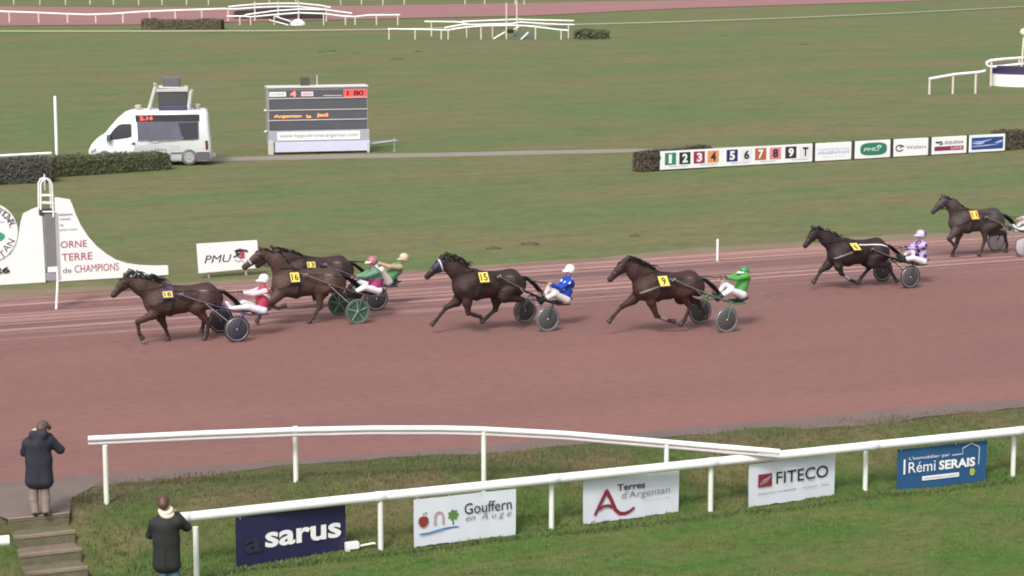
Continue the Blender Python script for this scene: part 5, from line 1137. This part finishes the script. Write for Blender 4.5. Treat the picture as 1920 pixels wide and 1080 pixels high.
PB = mat('pale_blue_ink', (.38, .42, .68), .6, 0); m = MB(); m.text('HIPPODROME', (W_ * .06, zb + hz * .56, W_ * .94, zb + hz * .68), yv); m.text('ARGENTAN', (W_ * .05, zb + hz * .36, W_ * .93, zb + hz * .52), yv, bold=.03); m.text('course de trot', (W_ * .2, zb + hz * .18, W_ * .8, zb + hz * .26), yv); m.build('lettering', PB, o)
o, W_, zb, zt = panel('white panel with a rounded green badge and white letters', 1603, 1669); hz = zt - zb
m = MB(); cx, cz = W_ * .52, zb + hz * .52; m.poly([(cx + W_ * .38 * np.sign(math.cos(t)) * abs(math.cos(t)) ** .6, cz + hz * .36 * np.sign(math.sin(t)) * abs(math.sin(t)) ** .7) for t in np.linspace(0, math.tau, 40, endpoint=False)], yv); bd = m.build('green_badge', mat('badge_green', (.025, .19, .11), .5, .1), o)
m = MB(); m.text('PMU', (W_ * .24, zb + hz * .40, W_ * .68, zb + hz * .60), yv - .006, shear=.15); m.stroke([(W_ * .60, zb + hz * .60), (W_ * .66, zb + hz * .70), (W_ * .74, zb + hz * .66), (W_ * .70, zb + hz * .56)], .05, yv - .007); m.build('lettering', WHI, bd)
o, W_, zb, zt = panel('white panel with a round black swirl and grey serif name', 1675.5, 1740); hz = zt - zb
m = MB(); cx, cz = W_ * .17, zb + hz * .48; m.stroke([(cx + W_ * .11 * math.cos(t), cz + hz * .17 * math.sin(t)) for t in np.linspace(R(50), R(330), 18)], .055, yv); m.stroke([(cx + .0, cz), (cx + W_ * .05, cz + hz * .10), (cx + W_ * .12, cz + hz * .10)], .06, yv - .004); m.build('swirl_logo', INK, o)
m = MB(); m.text('Wallers', (W_ * .36, zb + hz * .40, W_ * .94, zb + hz * .60), yv, bold=.004); m.build('lettering', GREYI, o)
o, W_, zb, zt = panel('white panel with grey name above a crimson bar', 1747, 1812); hz = zt - zb
m = MB(); m.text('EQUIDIA', (W_ * .36, zb + hz * .54, W_ * .90, zb + hz * .74), yv, shear=.15, bold=.03); m.build('lettering', mat('mid_grey_ink', (.2, .2, .22), .6, 0), o)
m = MB(); m.stroke([(W_ * .10, zb + hz * .72), (W_ * .17, zb + hz * .66), (W_ * .27, zb + hz * .72), (W_ * .30, zb + hz * .60), (W_ * .22, zb + hz * .55)], .08, yv); m.build('bird_logo', INK, o)
m = MB(); m.rect(W_ * .07, W_ * .91, zb + hz * .20, zb + hz * .45, yv); br = m.build('crimson_bar', mat('crimson_bar', (.24, .02, .08), .5, .1), o)
m = MB(); m.text('LIVE', (W_ * .55, zb + hz * .25, W_ * .88, zb + hz * .41), yv - .006, bold=.03); m.build('bar_lettering', mat('pink_white_ink', (.72, .45, .52), .6, 0), br)
o, W_, zb, zt = panel('white bordered panel filled with streaked blue, rightmost of the row', 1817, 1884); hz = zt - zb
m = MB(); m.rect(W_ * .06, W_ * .94, zb + hz * .15, zb + hz * .85, yv); bf = m.build('blue_field', mat('deep_blue_field', (.025, .06, .24), .5, .3, 2), o)
m = MB(); m.stroke([(W_ * .10, zb + hz * .62), (W_ * .35, zb + hz * .60), (W_ * .62, zb + hz * .72)], [.02, .07, .02], yv - .005); m.stroke([(W_ * .08, zb + hz * .52), (W_ * .28, zb + hz * .50), (W_ * .42, zb + hz * .54)], [.03, .09, .02], yv - .007); m.stroke([(W_ * .70, zb + hz * .50), (W_ * .84, zb + hz * .56), (W_ * .93, zb + hz * .62)], [.02, .10, .05], yv - .009); m.stroke([(W_ * .08, zb + hz * .34), (W_ * .5, zb + hz * .38), (W_ * .8, zb + hz * .42)], [.04, .05, .015], yv - .011); m.build('pale_streaks', mat('pale_blue_streak', (.42, .50, .72), .5, .1), bf)

# ------------------------------------------------------------------ van with the clock display
Pv = gp(355, 310.5); fv = Frame(Pv, R(6)); S_ = lambda px, py: fv.xz(px, py)
van = tag(empty('van', Pv, R(6)), 'white high roof van with red clock display and loudspeaker tower on its roof', 'van')
VP = mat('white_van_paint', (.78, .79, .80), .3, .05, 1.5); GL = mat('dark_van_glass', (.045, .048, .06), .12, .2, 1.2, spec=.8); PL = mat('dark_grey_plastic', (.10, .10, .115), .6, .1)
prof = [(170, 299), (168.5, 292), (169.5, 281), (174, 271.5), (183, 263), (194, 256.5), (204, 243.5), (218, 227), (232, 215), (242, 211), (252, 209.3), (320, 208.6), (378, 208.2), (383.5, 211), (386, 218), (388, 240), (391, 268), (393.5, 298), (386, 303), (180, 304)]
pp = [S_(*p) for p in prof]; cxm = sum(p[0] for p in pp) / len(pp); czm = 1.2
m = MB(); lay = [(0.03, .955, .06), (.0, 1., .0), (.0, 1., .0), (.03, .955, .06)]; ys = [0, .09, 1.80, 1.89]; vs = []
for (a, k, i_), y in zip(lay, ys):
    for x, z in pp:
        tuck = .06 * max(0, (z - 1.1)) if y in (0, 1.89) else 0
        vs.append((cxm + (x - cxm) * (k + .03), (y + (.05 * max(0, z - 1.2) if y < .5 else -.05 * max(0, z - 1.2))), czm + (z - czm) * k))
n = len(pp); fs = [(l * n + i, l * n + (i + 1) % n, (l + 1) * n + (i + 1) % n, (l + 1) * n + i) for l in range(3) for i in range(n)] + [tuple(range(n - 1, -1, -1)), tuple(range(3 * n, 4 * n))]
fs = [f[::-1] for f in fs]
m.add(vs, fs); m.build('body', VP, van)
def vy(z): return .05 * max(0, z - 1.2) - .012
def vpan(name, pxs, mt, off=0., parent=van):
    q = [S_(*p) for p in pxs]; m = MB(); c = len(q)
    ar = sum(q[i][0] * q[(i + 1) % c][1] - q[(i + 1) % c][0] * q[i][1] for i in range(c)); q = q if ar > 0 else q[::-1]
    vs = [(x, vy(z) - off, z) for x, z in q] + [(x, vy(z) + .03, z) for x, z in q]
    m.add(vs, [tuple(range(c))] + [(i, i + c, (i + 1) % c + c, (i + 1) % c) for i in range(c)]); return m.build(name, mt, parent, smooth=False)
dr = vpan('door', [(199, 294), (199, 262), (212, 242), (226, 231), (249, 230), (252, 262), (252, 294)], VP, .004)
vpan('window', [(202.5, 261), (206, 252.5), (213, 243), (221.5, 234.5), (230, 232.5), (246, 232.5), (247, 256), (240, 258.5), (210, 262.5)], GL, .010, dr)
sw_ = vpan('side_window', [(256, 229.5), (372.5, 227), (373, 261), (360, 262.5), (300, 263.5), (259, 264.5)], mat('painted_reflection_glass', (.125, .125, .165), .12, .35, 1.4, spec=.8), .006); vpan('unreflecting_patch', [(334, 230.5), (371, 229.5), (371.5, 260), (345, 261.5), (338, 246)], GL, .010, sw_)  # pale reflection painted into the glass colour; dark sheet marks where it stops
dp = vpan('display', [(253, 216), (373.5, 214.5), (374, 227), (254, 228.5)], mat('display_black', (.03, .03, .034), .4, .1), .014)
LED = mat('red_led', (1., .10, .04), .5, 0, emit=1.3); LEDO = mat('orange_led', (1., .26, .06), .5, 0, emit=1.1)
q0, q1 = S_(262, 225.5), S_(286, 218.5); m = MB(); m.text('2.14', (q0[0], q0[1], q1[0], q1[1]), vy(2.0) - .022, bold=.03); m.build('clock_digits', LED, dp)
vpan('fuel_cap', [(246, 270.5), (249, 267), (253, 267), (254, 270.5), (250, 272.5)], PL, .006)
vpan('side_moulding', [(320, 286), (345, 285.5), (345, 288), (320, 288.8)], PL, .005)
vpan('rear_bumper', [(368, 285), (393, 284.5), (395, 300), (369, 301)], PL, .02)
vpan('tail_light', [(384.5, 264), (389.5, 263.5), (390.5, 280), (386, 281)], mat('dark_red_lens', (.10, .02, .025), .2, 0), .008)
vpan('headlight', [(169.6, 283), (180, 277), (180, 284), (171, 287)], mat('headlight_glass', (.35, .36, .36), .1, 0), .008)
vpan('wheel_arch', [(342, 291), (345, 284), (351, 280.5), (359, 280.5), (365, 284), (369, 291)], BLACK, .003)
m = MB(); a, b = S_(290, 282), S_(312, 278); m.text('Orne', (a[0], a[1], b[0], b[1]), vy(.7) - .006, shear=.2); m.build('lettering', GREYI, van)
m = MB()
for a_, b_ in (((318, 276), (338, 273)), ((318, 281), (338, 279))): a, b = S_(*a_), S_(*b_); m.text('hippodrome', (a[0], a[1], b[0], b[1]), vy(.8) - .006)
m.build('green_lettering', mat('green_grey_ink', (.25, .35, .28), .6, 0), van)
m = MB(); m.stroke([S_(256, 264), S_(275, 262.5), S_(291, 268), S_(305, 263.5), S_(330, 263), S_(345, 258)], [.02, .05, .02, .05, .03, .02], vy(1.0) - .02); m.build('horse_decal', mat('grey_decal', (.22, .23, .26), .5, 0), van)
xr = S_(355, 297)[0]; xf = S_(197, 298)[0]
for x in (xr, xf):
    for y in (-.05, 1.70):
        w = empty('wheel', (x, y, .335)); w.parent = van
        m = MB(); m.lathe((0, 0, 0), (0, 1, 0), [(0, .24), (.01, .31), (.05, .335), (.15, .335), (.20, .31), (.21, .24)], 28); m.build('tyre', RUBBER if y > 1 else mat('dusty_tyre', (.13, .125, .12), .8, .2), w)
        m = MB(); m.lathe((0, -.02, 0), (0, 1, 0), [(0, .06), (.012, .10), (.012, .17), (.0, .19), (.02, .225), (.05, .225)], 24); m.build('hubcap', mat('grey_hubcap', (.33, .33, .36), .4, .1), w)
m = MB(); xm = S_(205, 262); m.box(xm[0] - .10, xm[0] + .06, -.22, .02, xm[1] - .05, xm[1] + .22, .02); m.build('wing_mirror', PL, van)
m = MB(); a = S_(391, 296); m.box(a[0] - .05, a[0] + .28, .5, 1.4, a[1] - .02, a[1] + .09, .01); m.build('rear_step', mat('pale_step', (.5, .5, .46), .7, .2), van)
def vbox(name, a, b, y0, y1, mt, bev=.02):
    p, q = S_(*a), S_(*b); m = MB(); m.box(p[0], q[0], y0, y1, p[1], q[1], bev); return m.build(name, mt, van)
vbox('loudspeaker', (304, 173), (336, 147), .45, 1.15, mat('grey_speaker_grille', (.115, .115, .13), .6, .1)); vbox('speaker_shelf', (291, 174), (352, 168), .40, 1.30, mat('pale_frame', (.50, .48, .46), .6, .1)); vbox('loudspeaker', (296, 206), (349, 174), .45, 1.25, mat('dark_speaker_grille', (.06, .06, .062), .7, .1)); vbox('roof_pad', (297, 208.5), (350, 200), .3, 1.5, mat('violet_cover', (.05, .045, .10), .6), .03)
m = MB()
for y in (.45, 1.3):
    for a, b in (((291, 163), (278, 208)), ((358, 172), (352, 208))): p, q = S_(*a), S_(*b); m.tube([(p[0], y, p[1]), (q[0], y, q[1] - .02)], .085, 8)
    p, q = S_(296, 166), S_(350, 167); m.tube([(p[0], y, p[1]), (q[0], y, q[1])], .05, 8)
m.build('tower_frame', mat('pale_frame', (.50, .48, .46), .6, .1), van)
for a in ((257, 203), (368, 201)):
    p = S_(*a); m = MB(); m.lathe((p[0], .9, p[1] - .18), (0, 0, 1), [(0, .10), (.12, .13), (.20, .17), (.24, .15), (.27, .05)], 14); m.build('roof_beacon', mat('beacon_cream', (.42, .36, .28), .5, .1), van)
m = MB(); p, q = S_(290, 162), S_(293, 160); m.lathe((p[0], .45, p[1]), (0, 0, 1), [(0, .05), (.03, .10), (.10, .09), (.13, .03)], 10); m.build('tower_lamp', GREYP, van)

# ------------------------------------------------------------------ scoreboard trailer
Pt = gp(519, 290); ft = Frame(Pt, R(13)); S2 = lambda px, py: ft.xz(px, py)
tr = tag(empty('scoreboard_trailer', Pt, R(13)), 'grey scoreboard trailer with rows of display panels and red digits', 'scoreboard')
CASE = mat('scoreboard_case', (.30, .30, .30), .5, .1, 2); ROW = mat('scoreboard_row', (.085, .088, .105), .5, .15, 1.2); LILW = mat('pale_lilac_skirt', (.58, .57, .72), .5, .06, 1.5)
def tbox(name, a, b, y0, y1, mt, bev=.015, parent=tr):
    p, q = S2(*a), S2(*b); m = MB(); m.box(min(p[0], q[0]), max(p[0], q[0]), y0, y1, min(p[1], q[1]), max(p[1], q[1]), bev); return m.build(name, mt, parent)
ty = lambda px, py: py - (px - 500) * .028               # rows climb to the right with the perspective
zl = [S2(505, y)[1] for y in (165, 169, 185.5, 207.5, 226.5, 246, 266.5, 287)]
xl, xr_ = S2(502, 230)[0], S2(690, 225)[0]
def tb(name, x0, x1, z0, z1, y0, y1, mt, bev=.01, parent=tr): m = MB(); m.box(x0, x1, y0, y1, z0, z1, bev); return m.build(name, mt, parent)
tb('case', xl, xr_, zl[5] - .02, zl[0], .03, .75, CASE)
tb('top_trim', xl - .02, xr_ + .02, zl[0] - .02, zl[0] + .06, -.03, .78, mat('pale_trim', (.62, .58, .56), .5, .1))
rows = [(zl[2], zl[1]), (zl[3], zl[2]), (zl[4], zl[3]), (zl[5], zl[4])]; rp = []
for z0, z1 in rows: rp.append(tb('display_row', xl + .07, xr_ - .05, z0 + .035, z1 - .015, 0, .05, ROW))
for z in (zl[2], zl[3], zl[4]): tb('divider', xl + .05, xr_ - .03, z - .012, z + .022, -.03, .03, mat('pale_trim', (.62, .58, .56), .5, .1), .004)
fx = lambda t: xl + (xr_ - xl) * t; z0, z1 = rows[0]; hz = z1 - z0
m = MB(); m.rect(fx(.02), fx(.185), z0 + hz * .24, z0 + hz * .78, -.006); pl = m.build('title_plate', WHITE, rp[0]); m = MB(); m.text('COURSE', (fx(.035), z0 + hz * .38, fx(.165), z0 + hz * .62), -.012); m.build('title_lettering', GREYI, pl) if False else m.build('title_lettering', GREYI, rp[0])
m = MB(); m.rect(fx(.335), fx(.455), z0 + hz * .24, z0 + hz * .78, -.006); m.build('rate_plate', mat('pink_white_plate', (.75, .55, .62), .5, .1), rp[0])
m = MB(); m.text('DÉPART', (fx(.35), z0 + hz * .42, fx(.44), z0 + hz * .60), -.012); m.build('rate_lettering', GREYI, rp[0])
m = MB(); m.text('4', (fx(.225), z0 + hz * .20, fx(.285), z0 + hz * .84), -.008, bold=.02); m.build('race_digit', mat('pink_led', (1., .18, .16), .5, 0, emit=1.0), rp[0])
m = MB(); m.rect(fx(.555), fx(.74), z0 + hz * .24, z0 + hz * .32, -.006); m.build('underline', mat('pale_trim', (.62, .58, .56), .5, .1), rp[0])
m = MB(); m.rect(fx(.76), fx(.985), z0 + hz * .10, z0 + hz * .93, -.006); rl = m.build('red_panel', mat('red_lit_panel', (.9, .07, .06), .5, .1, 3, emit=.55), rp[0])
m = MB(); m.text('1 80', (fx(.79), z0 + hz * .20, fx(.96), z0 + hz * .84), -.014, bold=.04); m.build('odds_digits', mat('dark_led_off', (.05, .01, .015), .5, 0), rp[0])
z0, z1 = rows[2]; hz = z1 - z0; m = MB(); m.text('Argentan', (fx(.06), z0 + hz * .22, fx(.335), z0 + hz * .56), -.008, bold=.03); m.text('le', (fx(.385), z0 + hz * .22, fx(.43), z0 + hz * .52), -.008, bold=.03); m.text('Jeudi', (fx(.49), z0 + hz * .24, fx(.60), z0 + hz * .66), -.008, bold=.03); m.build('scrolling_text', LEDO, rp[2])
zc = zl[6]; tb('lower_panel', xl + .02, xr_ + .06, zl[6] - .02, zl[5] - .005, .01, .7, mat('lower_grey', (.36, .36, .42), .5, .1))
tb('skirt', S2(516, 285)[0], xr_ + .07, .10, zl[6] - .02, -.02, .72, LILW)
pn = tb('name_strip', S2(520, 260)[0], S2(675, 255)[0], zl[6] + .05, zl[5] - .06, -.012, .02, WHITE, .006)
m = MB(); m.text('www.hippodrome-argentan.com', (S2(524, 260)[0], zl[6] + .13, S2(671, 255)[0], zl[5] - .13), -.018); m.build('web_address', GREYI, pn)
tb('corner_leg', S2(503, 287)[0], S2(513, 287)[0], 0, zl[6] + .05, -.04, .10, mat('cream_leg', (.52, .50, .46), .6, .1)); tb('corner_leg', xr_ - .05, xr_ + .05, 0, zl[6] - .1, -.03, .10, mat('cream_leg', (.52, .50, .46), .6, .1))
m = MB(); a, b, c = S2(696, 271), S2(738, 266), S2(747, 265); m.tube([(a[0], .2, a[1]), (b[0], .36, b[1])], .055, 8); m.tube([(a[0], .55, a[1]), (b[0], .40, b[1])], .055, 8); m.tube([(b[0] - .05, .38, b[1]), (c[0], .38, c[1])], .05, 8); m.build('tow_bar', mat('grey_steel', (.30, .31, .33), .5, .1), tr)
m = MB(); m.lathe((c[0] - .12, .38, 0), (0, 0, 1), [(0, .08), (.03, .08), (.05, .03), (c[1] + .12, .03)], 10); m.build('jockey_wheel', GREYP, tr)
for y in (.05, .60):
    for px in (600, 622): x = S2(px, 285)[0]; m = MB(); m.lathe((x, y, .26), (0, 1, 0), [(0, .2), (.02, .26), (.12, .26), (.14, .2)], 20); m.build('wheel', RUBBER, tr)
tb('roof_box', S2(566, 160)[0], S2(582, 160)[0], zl[0] + .05, zl[0] + .42, .25, .55, mat('dark_olive_box', (.07, .07, .055), .7, .2)); m = MB(); x = S2(597, 160)[0]; m.tube([(x, .4, zl[0]), (x, .4, zl[0] + .5)], .022, 6); m.build('aerial', mat('pale_trim', (.62, .58, .56), .5, .1), tr)
for z in (zl[3], zl[5] - .02): m = MB(); m.lathe((xl - .08, .1, z), (0, 0, 1), [(-.06, .03), (-.03, .075), (.03, .075), (.06, .03)], 10); m.build('marker_lamp', mat('cream_lamp', (.6, .6, .48), .4, 0), tr)

# ------------------------------------------------------------------ far rails, jumps and the judges' platform
def flat(basepx, ang=0.): P = gp(*basepx); return Frame(P, ang)
def multi_rail(o, f, og, name, pxs, r, y=0., m=WHITE):
    mb = MB(); mb.tube([np.array(f.w(*f.l(*p, y))) - og for p in pxs], r, 8); return mb.build(name, m, o)
def upright(o, f, og, px, py0, py1, r, y=0., m=WHITE, name='post'):
    a = f.w(*f.l(px, py0, y)); b = f.w(*f.l(px, py1, y)); b[0], b[1] = a[0], a[1]; a = a.copy(); a[2] = min(a[2], 0) - .05; mb = MB(); mb.tube([a - og, b - og], r, 8); return mb.build(name, m, o)
RAILC = mat('far_rail_white', (.80, .79, .77), .5, .05, .5)
# long rail along the near side of the back straight, left
f = flat((150, 43.5)); og = np.array(f.P); o = tag(empty('rail_fence', og), 'far white rail in front of the pink back straight, top left', 'rail')
multi_rail(o, f, og, 'rail', [(-180, 19), (0, 21.5), (60, 23.5), (120, 26), (165, 27.5), (210, 26), (260, 22.5), (330, 19.5), (425, 16.5)], .10, m=RAILC)
for px, b, t in ((18, 42, 23), (73, 44, 24), (127, 43.5, 27), (180, 42, 28), (231, 39.5, 25), (281, 32, 22), (329, 29, 20), (379, 33, 18)): upright(o, f, og, px, 44, t, .085, m=mat('far_post_cream', (.62, .54, .48), .6, .05))
# rail on the outer side of the back straight: only its posts show under the frame's upper edge
f = flat((500, 9)); og = np.array(f.P); o = tag(empty('rail_fence', og), 'row of pale posts of the outer rail along the top edge', 'rail')
multi_rail(o, f, og, 'rail', [(-100, -14), (1100, -16)], .09, m=RAILC)
for px in (26, 75, 123, 169, 213, 260, 304, 350, 391, 505, 555, 639, 678, 718, 758, 872, 909, 966, 983): upright(o, f, og, px, 9, -14, .075, m=mat('far_post_cream', (.62, .54, .48), .6, .05))
# first jump: dark brush fence with running wings
f = flat((600, 47)); og = np.array(f.P); fb_ = flat((520, 36)); o = tag(empty('jump', og), 'white railed steeplechase jump with dark brush and a white domed marker, top left of centre', 'jump')
a = fb_.l(438, 36); b = fb_.l(613, 36); mb = MB(); A3 = fb_.w(a[0], 0, 0) - og; w_ = b[0] - a[0]; hh = fb_.l(520, 17.5)[2]; rr = random.Random(5)
mb.box(A3[0] + .2, A3[0] + w_ - .2, A3[1], A3[1] + 1.3, -.1, hh * .86)
mb.build('brush', mat('dark_brush', (.040, .036, .034), .9, .5, 1.5, .8, 6), o, smooth=False)
mb = MB()
for q in range(2600):
    x = rr.random() * w_; t = x / w_; zt_ = hh * (.62 + .38 * math.sin(math.pi * min(1, max(0, t)))) ; z = zt_ * (rr.random() if q % 3 else 1) ; y = rr.gauss(-.02, .05) if q % 3 else rr.random() * 1.3
    dx = rr.gauss(0, .10); mb.add([(A3[0] + x - .03, A3[1] + y, z - .05), (A3[0] + x + .03, A3[1] + y, z - .05), (A3[0] + x + dx, A3[1] + y + rr.gauss(0, .04), z + rr.uniform(.1, .3))], [(0, 1, 2)])
mb.build('birch_twigs', mat('birch_brown', (.060, .046, .042), .9, .3, 2), o, smooth=False)
for pxs, y in (([(425, 30.5), (460, 30.5), (470, 32), (515, 27.5), (560, 24), (605, 25.5), (640, 30), (665, 31.5), (690, 28.5), (750, 28)], 0.), ([(455, 31), (463, 27.5), (515, 20.5), (560, 17.5), (612, 18.5), (640, 22.5), (660, 25)], 3.), ([(425, 17), (445, 17), (480, 14), (520, 12.5), (560, 12.5), (600, 17), (622, 20)], 9.), ([(428, 13), (445, 11), (480, 8), (520, 6.5), (560, 6.5), (600, 10), (620, 14)], 13.)):
    multi_rail(o, f, og, 'rail', pxs, .085, y, RAILC)
for px, b, t, y in ((450, 49, 31, 0), (470, 47, 30, 0), (514.5, 47, 28, 0), (560, 47, 24, 0), (607, 47, 26, 0), (648, 46, 30, 0), (666, 46, 31, 0), (706, 47, 29, 0), (746, 47, 28, 0), (428, 38, 17, 9), (478, 36, 3, 9), (522, 36, 2, 9), (560, 36, 1, 9), (612, 38, 12, 9)): upright(o, f, og, px, b, t, .075, y, m=mat('far_post_cream', (.62, .54, .48), .6, .05))
c = np.array(f.w(*f.l(559, 47))) - og; mb = MB(); mb.lathe((c[0], c[1] - .3, 0), (0, 0, 1), [(0, .78), (.10, .80), (.30, .70), (.45, .50), (.58, .25), (.64, .06)], 20); mb.build('dome_marker', WHITE, o)
mb = MB(); mb.lathe((c[0], c[1] - 1.09, .26), (0, -1, .25), [(0, .10), (.03, .10)], 12); mb.build('dome_emblem', GREYP, o)
mb = MB(); A_ = np.array(f.w(*f.l(505, 37.5, 0))) - og; B_2 = np.array(f.w(*f.l(541, 47, -.6))) - og; mb.tube([A_, B_2], .06, 8); A_2 = np.array(f.w(*f.l(516, 30.5, 0))) - og; B_3 = np.array(f.w(*f.l(545, 40.5, -.6))) - og; mb.tube([A_2, B_3], .06, 8); mb.build('guide_rail', RAILC, o)
mb = MB(); mb.add([A_ + [0, .05, 0], B_2 + [0, .05, 0], B_3 + [0, .05, 0], A_2 + [0, .05, 0]], [(0, 1, 2, 3), (3, 2, 1, 0)]); mb.build('guide_wing', mat('dark_brush', (.04, .036, .034)), o, smooth=False)
# second jump
f = flat((900, 74)); og = np.array(f.P); o = tag(empty('jump', og), 'white railed jump with two tall thin poles, top centre', 'jump')
for pxs, y in (([(727, 54.5), (780, 55), (840, 56.5), (868, 52), (905, 48.5), (950, 47.5), (985, 48.5), (1010, 51), (1050, 56), (1066, 57)], 0.), ([(834, 55), (836, 51.5), (866, 46.5), (900, 46), (960, 44.5), (975, 41.5), (1010, 44), (1050, 46), (1077, 46.5)], 2.), ([(796, 40.5), (850, 41), (866, 42), (878, 46)], 6.), ([(866, 40.5), (905, 39), (945, 37.5), (970, 36.5), (1000, 37.5), (1076, 39)], 6.)):
    multi_rail(o, f, og, 'rail', pxs, .075, y, RAILC)
for px, b, t, y in ((729.5, 74, 55, 0), (778.5, 74, 55, 0), (827.5, 74, 56, 0), (840.5, 74, 56, 0), (902, 74, 48, 0), (949.5, 73, 5, 0), (1004, 74, 50, 0), (1052, 74, 56, 0), (809, 60, 41, 6), (875, 60, 45, 3), (923.5, 62, 46, 3), (969, 62, 1, 3), (1066, 62, 46, 2)): upright(o, f, og, px, b, t, .065, y, m=mat('far_post_cream', (.62, .54, .48), .6, .05))
mb = MB(); a = np.array(f.w(*f.l(958, 74))) - og; b = np.array(f.w(*f.l(1004, 74))) - og; mb.add([(a[0], a[1], .02), (b[0], b[1], .02), (b[0] - .4, b[1] + 2.5, .55), (a[0] + .6, a[1] + 2.5, .75)], [(0, 1, 2, 3), (3, 2, 1, 0)]); mb.build('ramp_mat', mat('grey_green_mat', (.095, .11, .085), .9, .2, 2), o, smooth=False)
for p, q, y in (((925, 73), (947, 60), 0), ((950, 63), (973, 50), 1), ((977, 74), (991, 60.5), 0)): multi_rail(o, f, og, 'strut', [p, q], .07, y, RAILC)
mb = MB(); a = np.array(f.w(*f.l(957, 58, .5))) - og; mb.box(a[0] - .3, a[0] + .3, a[1], a[1] + .5, a[2] - .2, a[2] + .15, .05); mb.build('take_off_box', BLACK, o)
# curved far line of tape along the grass
o = None; mb = MB(); tp = [gp(x, y, .0) for x, y in ((-300, 65), (0, 62), (300, 62), (540, 61), (730, 58.5), (1070, 49.5), (1280, 44), (1500, 36), (1700, 27), (1920, 15), (2200, -2))]
mb.tube([(p[0], p[1], .16) for p in tp], .075, 6); tag(mb.build('course_tape', mat('dull_tape', (.36, .36, .24), .7, .1)), 'thin pale guide line laid across the far grass below the jumps', 'course tape')
# platform and rails, top right
f = flat((1880, 163)); og = np.array(f.P); o = tag(empty('judge_platform', og), 'round white platform with dark violet band and ball topped pole, right edge', 'platform')
cx_ = f.l(1925, 163)[0]; rad = cx_ - f.l(1868, 163)[0]; zt = f.l(1880, 139)[2]
mb = MB(); mb.lathe((cx_, rad * .9, 0), (0, 0, 1), [(-.05, rad), (zt * .98, rad)], 40); mb.build('white_drum', WHITE, o)
mb = MB(); zb_ = f.l(1880, 125)[2]; mb.lathe((cx_, rad * .9, zt), (0, 0, 1), [(0, rad * .985), (zb_ - zt, rad * .985)], 40); mb.build('dark_band', mat('dark_violet_band', (.035, .025, .055), .5, .1), o)
mb = MB(); mb.lathe((cx_, rad * .9, zt), (0, 0, 1), [(-.03, rad * 1.01), (.06, rad * 1.01)], 40); mb.build('violet_trim', mat('violet_trim', (.08, .03, .22), .5, .1), o)
xp = f.l(1913, 163, .5)[0]; mb = MB(); mb.tube([(xp, .5, 0), (xp + .12, .5, f.l(1917, 62, .5)[2])], .06, 8); pl_ = mb.build('pole', mat('cream_paint', (.72, .68, .52), .5, .05), o)
zz = f.l(1918, 60, .5)[2]; mb = MB(); mb.lathe((xp + .12, .5, zz), (0, 0, 1), [(-.25, .06), (-.20, .20), (0, .27), (.16, .20), (.24, .05)], 14); mb.build('ball_top', mat('cream_paint', (.72, .68, .52), .5, .05), pl_)
f = flat((1745, 177), R(14)); og = np.array(f.P); o = tag(empty('rail_fence', og), 'white rail rising towards the round platform at the right edge', 'rail')
multi_rail(o, f, og, 'rail', [(1742, 148), (1790, 139.5), (1830, 136), (1845, 134), (1847, 131)], .085, 0, RAILC)
for px, b, t in ((1742.5, 177, 149), (1786.5, 168, 140), (1829, 165, 137)): upright(o, f, og, px, b, t, .07, m=mat('far_post_cream', (.62, .54, .48), .6, .05))
f = flat((1858, 161), R(14)); og = np.array(f.P); o = tag(empty('rail_fence', og), 'rounded double white rail in front of the dark banded platform, right edge', 'rail')
multi_rail(o, f, og, 'rail', [(1995, 106), (1920, 108), (1880, 111), (1857, 113.5), (1850, 117), (1850, 122), (1856, 125.5), (1880, 124), (1920, 119.5), (1995, 114)], .085, 0, RAILC)
for px, b, t in ((1857.5, 160, 113), (1910, 150, 110)): upright(o, f, og, px, b, t, .07, m=mat('far_post_cream', (.62, .54, .48), .6, .05))
# clods of turf kicked up on the grass
tm = mat('turf_clod', (.075, .070, .038), .95, .3, 3)
for k, (px, py, r) in enumerate(((745, 111, .45), (784, 97, .30), (667, 100, .22), (621, 96, .35), (603, 98, .2), (1508, 84, .25), (1358, 67, .25), (925, 467, .16), (995, 458, .20), (1190, 443, .12))):
    P = gp(px, py); mb = MB(); rr = random.Random(k); mb.lathe((0, 0, 0), (0, 0, 1), [(-.05, r), (.03, r * .9), (.07, r * .4), (.08, .02)], 9)
    mb.v = [(x * rr.uniform(.8, 2.0), y * rr.uniform(.7, 1.2), z * rr.uniform(.6, 1.3)) for x, y, z in mb.v]; o = place(mb.build('turf_clod', tm), P)
    tag(o, 'dark clod of turf lying loose on the grass infield', 'turf clod', 'clods of turf scattered over the infield')
